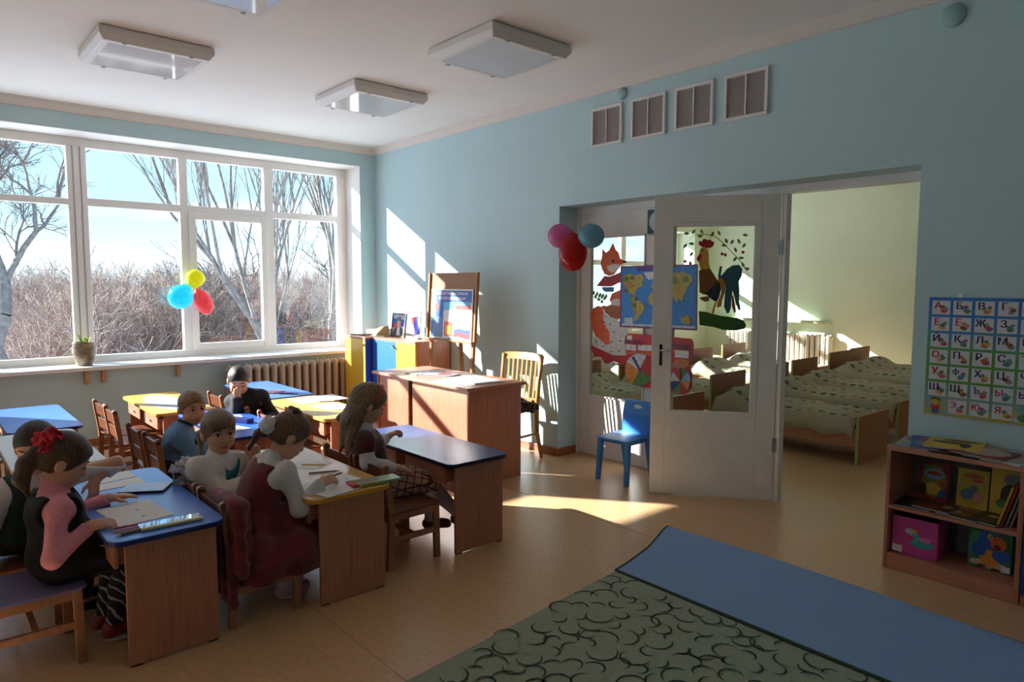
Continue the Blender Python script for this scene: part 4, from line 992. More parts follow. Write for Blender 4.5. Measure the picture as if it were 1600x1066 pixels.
# ---------------------------------------------------------------- alphabet poster
t = thing('alphabet_poster', 'alphabet poster with letter cards and pictures on the wall above the bookcase', 'poster', (5.922, -.006, .795))
PW, PH = .53, .64
def sheetmat(nt, N, L, v):
    sep = N('ShaderNodeSeparateXYZ'); L(v, sep.inputs[0])
    nz = N('ShaderNodeTexNoise'); nz.inputs['Scale'].default_value = 14; L(v, nz.inputs['Vector'])
    ad = N('ShaderNodeMath'); ad.operation = 'MULTIPLY_ADD'; ad.inputs[1].default_value = .28; L(nz.outputs['Fac'], ad.inputs[0]); L(sep.outputs['Z'], ad.inputs[2])
    cr = N('ShaderNodeValToRGB'); e = cr.color_ramp.elements
    e[0].position = .12; e[0].color = (*lin('b9a838'), 1); e[1].position = .75; e[1].color = (*lin('2a74c4'), 1)
    k = e.new(.24); k.color = (*lin('7aa0a8'), 1); k = e.new(.36); k.color = (*lin('5d9a3c'), 1); k = e.new(.52); k.color = (*lin('5aa060'), 1); k = e.new(.60); k.color = (*lin('3f86cc'), 1)
    L(ad.outputs[0], cr.inputs['Fac']); return cr.outputs['Color']
box('sheet', math_mat('alphabet_ground', sheetmat, .4), t, 0, PW, -.002, .003, 0, PH, 0)
rows = ['АБВГД', 'ЕЁЖЗИ', 'ЙКЛМН', 'ОПРСТ', 'УФХЦЧ', 'ШЩЪЫЬ', ' ЭЮЯ ']
VOW = 'АЕЁИОУЫЭЮЯ'
CARD = M('card_white', 'd2d2d8', .5); LR = M('letter_red', 'bc1f2c', .5); LN = M('letter_navy', '1c1f4e', .5)
cols = ['c8563a', '4f8a4a', 'b87a3a', '8a8f98', '5a86b8', 'd8a44a', '7a4a34', 'a8486a', '3f7a8a', 'c88a5a']
cd = box('card', CARD, None, 0, .086, -.0015, 0, 0, .074, 0); cmesh = cd.data; bpy.data.objects.remove(cd)
k = 0
for r, row in enumerate(rows):
    for c, chh in enumerate(row):
        if chh == ' ': continue
        o = bpy.data.objects.new('card', cmesh); COL.objects.link(o); o.parent = t
        o.location = (.017 + c * .1005, -.003, PH - .018 - .074 - r * .0885)
        if chh in STROKES: stroke_letter(chh, .050, LR if chh in VOW else LN, o, (.010, -.0032, .031))
        else: text('letter', chh, .052, LR if chh in VOW else LN, o, (.028, -.003, .031), bold=.0016, sx=1.0)
        for q in range(3):
            cx, cz, rr = .058 + .008 * math.sin(k * 2 + q * 2.2), .026 + .011 * q - .006, .016 - .003 * q
            MB().prism([(cx + rr * (1 + .25 * math.sin(a * 1.7 + k)) * math.cos(a * PI / 5), cz + rr * .8 * math.sin(a * PI / 5)) for a in range(10)], (0, -.0018 - .0003 * q, 0), (1, 0, 0), (0, 0, 1), (0, -1, 0), .0003).build('card_picture', M('pic_' + cols[(k + q * 3) % 10], cols[(k + q * 3) % 10], .5), o)
        k += 1
def fig(cx, cz, parts):
    for dx, dz, rx_, rz_, c in parts: MB().prism(ring(cx + dx, cz + dz, rx_, rz_, 10), (0, -.0035, 0), (1, 0, 0), (0, 0, 1), (0, -1, 0), .0006 + .0001 * (dz * 1000 % 7)).build('border_figure', M('pic_' + c, c, .5), t)
fig(.055, .05, [(0, -.028, .018, .015, '2a5aa8'), (0, -.005, .021, .018, 'b8303a'), (0, .02, .02, .018, 'd8a44a'), (0, .037, .022, .008, '5a3a2a')])
fig(.455, .045, [(0, -.01, .03, .02, '4f8a4a'), (.03, .01, .015, .022, 'c85a7a'), (-.03, -.02, .02, .012, 'c8c8cc')])
box('hook', PAPER, t, .135, .16, -.002, .003, PH, PH + .022, 0)

# ---------------------------------------------------------------- bookcase
BX = 5.873
t = thing('bookcase', 'low open beech bookcase with books and boxes under the alphabet poster', 'bookcase', (BX, 0, 0))
BW_, BD, BH = .60, .36, .655
box('side_panel', WOOD, t, 0, .018, -BD, -.012, 0, BH - .02, .002); box('side_panel', WOOD, t, BW_ - .022, BW_, -BD, -.012, 0, BH - .02, .002)
box('top_panel', WOODH, t, -.004, BW_ + .004, -BD - .004, -.012, BH - .02, BH, .002)
box('shelf', WOODH, t, .018, BW_ - .022, -BD + .002, -.02, .325, .345, .002); box('bottom_panel', WOODH, t, .018, BW_ - .022, -BD + .015, -.02, .065, .083, .002)
box('plinth', WOODH, t, .018, BW_ - .022, -BD + .004, -BD + .02, 0, .083, .002); box('back_panel', M('hardboard_grey', '8d8a90', .8), t, .018, BW_ - .022, -.026, -.018, .08, BH - .02, 0)
t = thing('bookcase', 'next cabinet unit with a navy blue door cut by the right edge', 'bookcase', (BX + BW_ + .006, 0, 0))
box('body', WOOD, t, .016, .7, -BD, -.012, 0, BH - .02, .002); box('side_panel', M('navy_side', '24408a', .4), t, 0, .016, -BD - .012, -.012, .06, BH - .02, .002); box('door', M('navy_side', '24408a', .4), t, .018, .35, -BD - .018, -BD, .06, BH - .025, .002)
box('plinth', WOODH, t, 0, .7, -BD + .004, -BD + .02, 0, .06, .002); box('top_panel', WOODH, t, -.003, .71, -BD - .004, -.012, BH - .02, BH, .002)
# magazines on top
MG = 'magazines on top of the bookcase'
def mag(lab, x, y, z, w, d, rz, cover, art, h=.008): return open_or_closed_book('magazine', lab, x, y, z, w, d, h, rz, cover, art, 'magazine', MG)
mag('grey blue magazine at the left end of the bookcase top', BX + .10, -.17, BH, .21, .29, .12, GRYP, [(0, .2, .4, .2, M('print_mauve', '8a5a68', .5)), (0, -.2, .4, .15, GRYP)])
mag('blue edged magazine under the yellow one on the bookcase', BX + .15, -.155, BH + .009, .2, .27, .3, BLUP, [(.05, .1, .4, .3, M('print_mauve', '8a5a68', .5)), (0, -.25, .42, .2, GRYP)])
mag('yellow magazine with dark dolphin shapes on the bookcase top', BX + .25, -.16, BH + .018, .25, .26, .14, YELP, [(-.12, .05, .3, .1, DKP), (.2, -.1, .1, .22, DKP), (.1, .3, .34, .1, BRNP)])
mag('pale pink printed magazine right of the yellow one', BX + .46, -.19, BH, .25, .29, -.08, M('print_pale', 'a89a98', .5), [(0, .15, .3, .12, PINK), (.1, -.1, .2, .1, M('print_mauve', '8a5a68', .5))], .014)
mag('dark red magazine under the pale pink one', BX + .40, -.235, BH + .0145, .24, .22, -.14, M('print_wine', '7a2a30', .5), [(0, .05, .45, .42, M('print_sand', 'b0a494', .5))])
o = MB().prism([(0, 0), (.12, .005), (.20, 0), (.21, .02), (.10, .03), (-.02, .015)], (BX + .20, -BD + .02, BH + .001), (1, 0, 0), (0, 1, 0), (0, 0, 1), .006).build('paper_cutout', BLACK); tag(o, 'flat black paper cutout at the front edge of the bookcase top', 'cutout')
# upright books on the shelf
def upright(lab, x, y, z, w, h, rz, lean, cover, art, th=.012):
    t = thing('book', lab, 'book', (x, y, z), rz, 'books on the bookcase shelf')
    t.rotation_euler = (-lean, 0, rz)
    MB().box(-w / 2, w / 2, -th, -th + .002, 0, h).box(-w / 2, w / 2, -.002, 0, 0, h).box(-w / 2, -w / 2 + .002, -th, 0, 0, h).build('cover', cover, t)
    box('pages', PAPER, t, -w / 2 + .003, w / 2 - .003, -th + .002, -.002, .003, h - .003, 0)
    for k, (ax, az, rx_, rz_, m) in enumerate(art):
        MB().prism(ring(ax * w, az * h, rx_ * w, rz_ * h, 12), (0, -th - .0003 * k, 0), (1, 0, 0), (0, 0, 1), (0, -1, 0), .0006).build('cover_picture', m, t)
SZ = .346
upright('red bordered picture book standing at the left of the shelf', BX + .145, -.10, SZ, .145, .205, 0, .12, M('print_crimson', '8a2a30', .5), [(0, .5, .42, .44, M('print_ochre', '9a7a3a', .5)), (0, .68, .36, .14, SKYP), (0, .70, .28, .05, RED), (0, .3, .26, .16, YELP), (-.33, .25, .12, .15, DKP), (.3, .2, .14, .1, BLUP), (.3, .42, .1, .08, RED), (-.3, .85, .12, .07, GRNP)])
upright('yellow picture book with a blue bird in the middle of the shelf', BX + .325, -.10, SZ, .14, .20, 0, .12, YELP, [(0, .5, .45, .46, M('print_straw', 'b8a23a', .5)), (0, .82, .36, .06, ORP), (.15, .72, .2, .04, RED), (-.15, .35, .22, .14, M('print_steel', '5a7488', .5)), (.05, .5, .12, .1, M('print_steel', '5a7488', .5)), (.2, .3, .14, .1, PINK)])
upright('yellow and black picture book at the right of the shelf', BX + .47, -.10, SZ, .135, .225, 0, .10, YELP, [(.2, .8, .3, .14, GRYP), (.1, .45, .28, .25, M('print_darkgreen', '2a3a22', .5)), (-.1, .25, .2, .1, GRNP)])
# lying books
def lying(lab, x, y, z, w, d, rz, cover, art, h=.009): return open_or_closed_book('book', lab, x, y, z, w, d, h, rz, cover, art, 'book', 'books on the bookcase shelf')
lying('dark thin book lying at the left front of the shelf', BX + .115, -.255, SZ, .17, .2, .1, DKP, [(.1, .2, .3, .2, BRNP)])
lying('brown picture book lying second from the left on the shelf', BX + .21, -.265, SZ + .01, .17, .16, -.05, BRNP, [(0, 0, .35, .3, M('print_rust', '7a3a2a', .5)), (.3, .1, .15, .2, M('print_sand', 'b0a494', .5))])
lying('pale brown open magazine lying in the middle of the shelf', BX + .33, -.28, SZ, .19, .14, -.12, M('print_umber', '6a5238', .5), [(-.2, .1, .2, .3, M('print_sand', 'b0a494', .5)), (.2, 0, .2, .3, ORP)])
lying('green grey book lying before the yellow bird book', BX + .445, -.245, SZ + .001, .14, .2, -.2, M('print_olive', '4a4a36', .5), [(0, .2, .2, .12, YELP), (.1, -.2, .3, .2, M('print_umber', '6a5238', .5))])
# leaning books at the right
for k, (lab, c, dx) in enumerate((('yellow spined book leaning at the right end of the shelf', YELP, 0), ('red spined thin book leaning behind the yellow spine', RED, .014), ('grey spined book leaning against the right side panel', GRYP, .03), ('pale thick book leaning last at the right side panel', M('print_pale', 'a89a98', .5), .045))):
    t = thing('book', lab, 'book', (BX + .487 + dx, -.33 + .01 * k, SZ + .001), 0, 'books on the bookcase shelf'); t.rotation_euler = (0, .26, 0)
    MB().box(0, .002, 0, .2, 0, .21).box(.009, .011, 0, .2, 0, .21).box(0, .011, 0, .002, 0, .21).build('cover', c, t)
    box('pages', PAPER, t, .002, .009, .003, .197, .003, .207, 0)
# pink box
PB = M('box_magenta', 'c2418e', .45, noise=(5, .1))
t = thing('toy_box', 'pink cardboard box with a turquoise fairy fish in the bookcase', 'box', (BX + .13, -.215, .084), .04)
w, d, h = .215, .2, .2
for b in ((-w / 2, w / 2, -d / 2, -d / 2 + .004, 0, h), (-w / 2, w / 2, d / 2 - .004, d / 2, 0, h), (-w / 2, -w / 2 + .004, -d / 2, d / 2, 0, h), (w / 2 - .004, w / 2, -d / 2, d / 2, 0, h), (-w / 2, w / 2, -d / 2, d / 2, 0, .004)):
    box('panel', PB, t, *b, 0)
for k, (cx, cz, rx_, rz_, c) in enumerate(((.03, .07, .05, .02, '3fa0b0'), (0, .10, .022, .03, '4ab0b8'), (-.025, .13, .02, .016, 'b8a8d8'), (.0, .135, .012, .012, 'c8a040'), (.05, .10, .03, .014, 'd878b0'), (-.015, .095, .012, .014, 'c83a4a'), (.075, .075, .018, .014, '3fa0b0'))):
    MB().prism(ring(cx, cz, rx_, rz_, 12), (0, -d / 2 - .0004 * (k + 1), 0), (1, 0, 0), (0, 0, 1), (0, -1, 0), .0005).build('box_picture', M('pic_' + c, c, .5), t)
box('price_sticker', PAPER, t, -w / 2 + .004, -w / 2 + .052, -d / 2 - .001, -d / 2, .008, .045, 0)
for i in range(5): box('folder', DKP, t, -w / 2 + .012 + i * .03, -w / 2 + .03 + i * .03, -d / 2 + .02, d / 2 - .02, .005, h - .02 - .01 * (i % 3), 0)
# parrot box
t = thing('toy_box', 'picture box with a blue and orange parrot in the bookcase', 'box', (BX + .445, -.20, .084), -.02)
w, d, h = .185, .05, .205
box('carton', M('carton_teal', '3a7a6c', .5, noise=(25, .5)), t, -w / 2, w / 2, -d / 2, d / 2, 0, h, .001)
for k, (cx, cz, rx_, rz_, c) in enumerate(((-.05, .17, .03, .02, '4a9a5a'), (.06, .15, .03, .04, '2f6a44'), (.0, .03, .085, .022, 'c8b890'), (0, .062, .042, .045, 'd88a2e'), (-.045, .10, .032, .035, '2a5ab0'), (.05, .085, .04, .03, '2a62b8'), (-.005, .155, .045, .045, '2a5cc0'), (.035, .145, .034, .036, 'd0622e'), (.032, .125, .016, .014, '7a1f1c'), (.0, .172, .012, .016, 'd8c840'), (.002, .17, .004, .006, '141414'), (-.03, .018, .022, .007, '6a2a20'), (.03, .012, .022, .007, '6a2a20'))):
    MB().prism(ring(cx, cz, rx_, rz_, 14), (0, -d / 2 - .0004 * (k + 1), 0), (1, 0, 0), (0, 0, 1), (0, -1, 0), .0005).build('box_picture', M('pic_' + c, c, .5), t)
box('price_sticker', PAPER, t, w / 2 - .04, w / 2 - .004, -d / 2 - .0065, -d / 2 - .006, .01, .04, 0)
o = MB().box(-.05, .05, -.004, .004, 0, .2).build('card_sheet', M('card_grey', '9a98a0', .7)); o.location = (BX + .305, -.06, .084); o.rotation_euler = (-.08, 0, 0); tag(o, 'grey white card leaning at the back between the boxes', 'card')

# ---------------------------------------------------------------- carpet with a folded edge
CG = M('carpet_sage', '98a48a', .95, noise=(180, .18), bump=(300, .5), sheen=.2)
CB = M('carpet_backing_blue', '8aaad6', .95, noise=(240, .10), bump=(320, .3))
CD = M('carpet_scroll_dark', '35463a', .95, noise=(150, .2))
t = thing('carpet', 'sage green scroll patterned carpet with one edge folded over showing blue backing', 'carpet', (5.0, -1.5, 0))
def cl(y): return 5.0 + (-1.5 - y) * .094 - 5.0     # left edge x (local)
XR = 2.9
P = [[(cl(y) + (XR - cl(y)) * u, y + 1.5, .014 + .002 * math.sin(u * 9 + y * 3)) for u in [k / 24 for k in range(25)]] for y in [-4.6 + .13 * k for k in range(25)] + [-1.40]]
B = [[(x, y, .0) for x, y, z in row] for row in P]
mb = MB().grid(P); mb.grid(B)
n, m_ = len(P), len(P[0])
for i in range(n - 1):
    mb.add([P[i][0], P[i + 1][0], B[i + 1][0], B[i][0]], [(0, 1, 2, 3)])
for j in range(m_ - 1): mb.add([P[-1][j], P[-1][j + 1], B[-1][j + 1], B[-1][j]], [(0, 1, 2, 3)])
pile = mb.build('pile', CG, t, smooth=False)
# fold profile (y local, z): tear drop
def fold_profile(u):
    k = .9 + .2 * math.sin(u * 5 + .6)
    w = 1 + .1 * u
    return [(-.005 - .02 * u, .02), (.10, .022), (.22, .026 + .004 * k), (.33, .040 * k), (.43, .068 * k), (.50, .092 * k), (.55, .098 * k), (.585, .085 * k), (.595, .062), (.58, .035), (.54, .014), (.46, .004), (.30, .002), (.1, .002)]
xs = [k / 30 for k in range(31)]
def fx_(u, y): return (-.094 * y * 1.6 if y > 0 else 0) - .0 + (XR) * u
F = [[(fx_(u, y), y, z) for y, z in fold_profile(u)] for u in xs]
MB().grid(F).build('folded_edge', CB, t, smooth=True, fix=False)
I = [[(fx_(u, y), y + (.012 if i > 6 else -.0) * 0, max(z - (.012 if i < 8 else -.010), .006)) for i, (y, z) in enumerate(fold_profile(u)[:11])] for u in xs]
MB().grid(I).build('fold_pile', CG, t, smooth=True, fix=False)
tr = MB(); tr.tube([(fx_(u, -.01) , fold_profile(u)[0][0] - .004, .017) for u in xs], .009, 6)
tr.tube([(fx_(0, y) - .002, y, z - .004) for y, z in fold_profile(0)[:11]], .008, 6)
tr.build('bound_edge', CD, t, smooth=True)
r2 = random.Random(5); sc = MB(); placed = []
tries = 0
while len(placed) < 620 and tries < 12000:
    tries += 1
    y = -1.56 - r2.random() ** 1.2 * 1.9; x = 5.0 + cl(y) + .05 + r2.random() * 2.2
    rad = .030 + .035 * r2.random()
    if any((x - a) ** 2 + (y - b) ** 2 < (.052 + .25 * (rad + c)) ** 2 for a, b, c in placed): continue
    placed.append((x, y, rad))
    a0 = r2.random() * 2 * PI; span = math.radians(130 + 120 * r2.random()); n = 12; P0, P1 = [], []
    for k in range(n + 1):
        u = k / n; a = a0 + span * (u - .5); wd = .0012 + .0105 * math.sin(PI * u) ** .8 * (.6 + .4 * u)
        rr = rad * (1 + .25 * (u - .5))
        P0.append((x - 5 + (rr - wd / 2) * math.cos(a), y + 1.5 + (rr - wd / 2) * math.sin(a), .0178)); P1.append((x - 5 + (rr + wd / 2) * math.cos(a), y + 1.5 + (rr + wd / 2) * math.sin(a), .0178))
    sc.grid([P0, P1])
tag(sc.build('scroll_pattern', CD, t, fix=False), kind='stuff')

# ---------------------------------------------------------------- flower pot on the sill
t = thing('potted_plant', 'speckled brown clay pot with a small green plant on the window sill', 'plant', (-.115, -3.0, .738))
MB().lathe([(.0, 0), (.062, 0), (.066, .01), (.080, .06), (.094, .12), (.096, .17), (.088, .195), (.092, .205), (.094, .218), (.084, .218), (.08, .20), (.0, .195)], 28).build('pot', M('glazed_clay', '5a4434', .3, noise=(14, .5), col2='9a8a70'), t, smooth=True)
MB().lathe([(0, .204), (.079, .2)], 16).build('soil', M('soil', '2a2018', .9), t)
LF = M('succulent_green', '8fae3a', .5, noise=(20, .2))
for k in range(11):
    a = k * 2.4; l = .07 + .05 * ((k * 37) % 10) / 10; e = .5 + .7 * ((k * 53) % 10) / 10
    d = Vector((math.cos(a) * math.cos(e), math.sin(a) * math.cos(e), math.sin(e)))
    p0 = Vector((.03 * math.cos(a), .03 * math.sin(a), .20)); s_ = d.cross(Vector((0, 0, 1))).normalized() * .012
    if k == 4: l = .18
    if k == 7: l = .14
    mid = p0 + d * l * .5 + Vector((0, 0, .012)); tip = p0 + d * l + Vector((0, 0, -.01))
    MB().add([p0 - s_ * .6, p0 + s_ * .6, mid + s_, mid - s_, tip], [(0, 1, 2, 3), (3, 2, 4)]).build('leaf', LF, t, fix=False)

# ---------------------------------------------------------------- beds
def bedspread_mat():
    def bld(nt, N, L, v):
        def mth(op, a, b=None, c=None):
            n = N('ShaderNodeMath'); n.operation = op
            for i, q in enumerate((a, b, c)):
                if q is None: continue
                if isinstance(q, (int, float)): n.inputs[i].default_value = q
                else: L(q, n.inputs[i])
            return n.outputs[0]
        sep = N('ShaderNodeSeparateXYZ'); L(v, sep.inputs[0])
        x, y = sep.outputs['X'], sep.outputs['Y']
        def row(y0, pitch, h):
            fx = mth('ABSOLUTE', mth('SUBTRACT', mth('FRACT', mth('DIVIDE', x, pitch)), .5))
            dy = mth('ABSOLUTE', mth('DIVIDE', mth('SUBTRACT', y, y0), h))
            return mth('LESS_THAN', mth('ADD', mth('MULTIPLY', fx, 2.2), dy), .85)
        rows_ = [row(-.235, .10, .036), row(.0, .10, .026), row(.235, .10, .036)]
        tot = rows_[0]
        for r_ in rows_[1:]: tot = mth('MAXIMUM', tot, r_)
        nz = N('ShaderNodeTexNoise'); nz.inputs['Scale'].default_value = 60; L(v, nz.inputs['Vector'])
        wv = N('ShaderNodeTexNoise'); wv.inputs['Scale'].default_value = 7; wv.inputs['Detail'].default_value = 2; L(v, wv.inputs['Vector'])
        base = N('ShaderNodeMix'); base.data_type = 'RGBA'; L(wv.outputs['Fac'], base.inputs['Factor'])
        base.inputs['A'].default_value = (*lin('cdbfa8'), 1); base.inputs['B'].default_value = (*lin('bcb89c'), 1)
        mx = N('ShaderNodeMix'); mx.data_type = 'RGBA'; L(tot, mx.inputs['Factor']); L(base.outputs['Result'], mx.inputs['A']); mx.inputs['B'].default_value = (*lin('4a6c60'), 1)
        m2 = N('ShaderNodeMix'); m2.data_type = 'RGBA'; m2.blend_type = 'MULTIPLY'; m2.inputs['Factor'].default_value = .35; L(mx.outputs['Result'], m2.inputs['A']); L(nz.outputs['Color'], m2.inputs['B'])
        return m2.outputs['Result']
    return math_mat('bedspread_woven', bld, .9)
BSP = bedspread_mat(); GEDGE = M('lime_edge_band', 'a8b862', .5); MATT = M('mattress_navy_stripe', '3a4656', .8)
def make_bed(label):
    """origin on the floor at the middle of the foot; the bed runs to -x"""
    t = thing('small_bed', label, 'bed', group='small beds in the bedroom')
    L_, W_, FH, HH = 1.42, .64, .405, .62
    box('footboard', WOOD, t, -.02, 0, -W_ / 2, W_ / 2, 0, FH, .002); box('headboard', WOOD, t, -L_, -L_ + .02, -W_ / 2, W_ / 2, 0, HH, .012)
    box('edge_band', GEDGE, t, -.021, .001, -W_ / 2 - .003, -W_ / 2, 0, FH + .002, 0); box('edge_band', GEDGE, t, -L_ - .001, -L_ + .021, -W_ / 2 - .003, -W_ / 2, 0, HH - .01, 0)
    for s_ in (-1, 1): box('side_rail', WOODH, t, -L_ + .02, -.02, s_ * (W_ / 2 - .012) - .009, s_ * (W_ / 2 - .012) + .009, .15, .30, .002)
    box('mattress', MATT, t, -L_ + .03, -.025, -W_ / 2 + .03, W_ / 2 - .03, .24, .355, .02)
    nx, ny = 46, 26; P = []
    rb = random.Random(3)
    for i in range(nx + 1):
        u = i / nx; x = -L_ + .045 + (L_ - .085) * u; row = []
        for j in range(ny + 1):
            v = j / ny * 2 - 1
            a = abs(v)
            y = v * (W_ / 2 + .012) if a < .86 else math.copysign((W_ / 2 + .012) * .86 + (a - .86) / .14 * .06, v)
            z = .375 + .018 * math.cos(v * 1.4)
            z += .105 * math.exp(-((u - .13) / .10) ** 2) * (1 - .55 * a ** 4)            # pillow
            z += .006 * math.sin(u * 31 + v * 3) + .006 * math.sin(u * 17 - v * 9 + 1) + .005 * math.sin(v * 21 + u * 5)
            if u > .95: z -= (u - .95) / .05 * .03
            if a >= .86: y = math.copysign(W_ / 2 + .012 + .006 * math.sin(u * 40), v); z = z - .02 - (a - .86) / .14 * (.125 + .01 * math.sin(u * 25))
            row.append((x, y, z))
        P.append(row)
    o = MB().grid(P).build('bedspread', BSP, t, smooth=True, fix=False)
    so = o.modifiers.new('thick', 'SOLIDIFY'); so.thickness = .006; so.offset = 1
    return t
bed = make_bed('low beech bed with woven spread closest to the open doorway'); bed.location = (4.914, 2.0, 0)
dup(bed, 'low beech bed directly behind the nearest bed', (4.86, 3.03, 0))
dup(bed, 'low beech bed side by side with the second bed, farther side', (4.80, 3.88, 0))
dup(bed, 'low beech bed third row from the doorway, nearer of the pair', (4.68, 5.12, 0))
dup(bed, 'low beech bed at the back against the far green wall', (4.60, 5.96, 0))
dup(bed, 'low beech bed behind the door glass with a sunlit spread, farther row', (3.10, 5.13, 0))
dup(bed, 'low beech bed behind the door glass next to the farther one', (3.22, 4.05, 0))
dup(bed, 'low beech bed behind the fox door glass, nearest to the window side', (3.30, 2.55, 0))
dup(bed, 'low beech bed in the window side row close to the fox door', (3.28, 1.6, 0))
dup(bed, 'low beech bed in the far window corner of the bedroom', (1.62, 5.1, 0))
dup(bed, 'low beech bed in the window column behind the fox painting', (1.75, 3.4, 0))

# ---------------------------------------------------------------- smooth bodies: distance fields turned into one continuous skin
def _n(v): v = np.asarray(v, float); return v / np.linalg.norm(v)
class Field:
    def __init__(s, h=.005):
        s.h, s.p, s.clips, s.disp = h, [], [], []
    def cone(s, a, b, ra, rb=None, k=.02, clip=()):
        s.p.append(('c', np.asarray(a, float), np.asarray(b, float), ra, ra if rb is None else rb, k, clip)); return s
    def ell(s, c, r, R=None, k=.02, sub=False, clip=()):
        s.p.append(('e' if not sub else 's', np.asarray(c, float), np.asarray(r, float), np.eye(3) if R is None else np.asarray(R, float), None, k, clip)); return s
    def clip(s, p, n): s.clips.append((np.asarray(p, float), _n(n))); return s
    def wrinkle(s, amp, freq, seed=1): s.disp.append((amp, freq, seed)); return s
    def mesh(s):
        h = s.h; lo, hi = np.full(3, 1e9), np.full(3, -1e9); bb = []
        for q in s.p:
            if q[0] == 'c': r = max(q[3], q[4]); l, g = np.minimum(q[1], q[2]) - r, np.maximum(q[1], q[2]) + r
            else: r = q[2].max(); l, g = q[1] - r, q[1] + r
            bb.append((l, g))
            if q[0] != 's': lo, hi = np.minimum(lo, l), np.maximum(hi, g)
        lo = lo - 4 * h - .01; n = np.ceil((hi + 4 * h + .01 - lo) / h).astype(int) + 1
        D = np.full(n, .06, np.float32)
        ax = [(lo[i] + h * np.arange(n[i])).astype(np.float32) for i in range(3)]
        for q, (l, g) in zip(s.p, bb):
            pad = q[5] + .012 + 2 * h
            i0 = np.maximum(((l - pad - lo) / h).astype(int), 0); i1 = np.minimum(((g + pad - lo) / h).astype(int) + 2, n)
            sl = tuple(slice(a, b) for a, b in zip(i0, i1))
            X, Y, Z = ax[0][sl[0]][:, None, None], ax[1][sl[1]][None, :, None], ax[2][sl[2]][None, None, :]
            if q[0] == 'c':
                a, b = q[1], q[2]; ba = b - a; L2 = max(ba @ ba, 1e-9)
                px, py, pz = X - a[0], Y - a[1], Z - a[2]
                t = np.clip((px * ba[0] + py * ba[1] + pz * ba[2]) / L2, 0, 1)
                d = np.sqrt((px - t * ba[0]) ** 2 + (py - t * ba[1]) ** 2 + (pz - t * ba[2]) ** 2) - (q[3] + (q[4] - q[3]) * t)
            else:
                c, r, R = q[1], q[2], q[3]
                px, py, pz = X - c[0], Y - c[1], Z - c[2]
                u = [(px * R[0, i] + py * R[1, i] + pz * R[2, i]) for i in range(3)]
                k0 = np.sqrt(sum((u[i] / r[i]) ** 2 for i in range(3))); k1 = np.sqrt(sum((u[i] / r[i] ** 2) ** 2 for i in range(3)))
                d = k0 * (k0 - 1) / np.maximum(k1, 1e-6)
            for cp, cn in q[6]:
                cp = np.asarray(cp, float); cn = _n(cn)
                d = np.maximum(d, (X - cp[0]) * cn[0] + (Y - cp[1]) * cn[1] + (Z - cp[2]) * cn[2])
            E = D[sl]; k = q[5]
            if q[0] == 's':
                d = -d; hh = np.clip(.5 + .5 * (d - E) / k, 0, 1); D[sl] = E * (1 - hh) + d * hh + k * hh * (1 - hh)
            else:
                hh = np.clip(.5 + .5 * (E - d) / k, 0, 1); D[sl] = E * (1 - hh) + d * hh - k * hh * (1 - hh)
        X, Y, Z = ax[0][:, None, None], ax[1][None, :, None], ax[2][None, None, :]
        for amp, fq, seed in s.disp:
            if callable(fq): D += amp * fq(X, Y, Z).astype(np.float32); continue
            r = random.Random(seed)
            for _ in range(4):
                w = np.array([r.gauss(0, 1), r.gauss(0, 1), r.gauss(0, .6)]); w = w / np.linalg.norm(w) * fq * (.7 + .8 * r.random()); ph = r.random() * 6
                D += (amp * .5 * np.sin(X * w[0] + Y * w[1] + Z * w[2] + ph)).astype(np.float32)
        for cp, cn in s.clips: D = np.maximum(D, ((X - cp[0]) * cn[0] + (Y - cp[1]) * cn[1] + (Z - cp[2]) * cn[2]).astype(np.float32))
        for i in range(3):
            sl = [slice(None)] * 3
            for e in (0, -1): sl[i] = e; D[tuple(sl)] = .05
        return nets(D, lo, h)
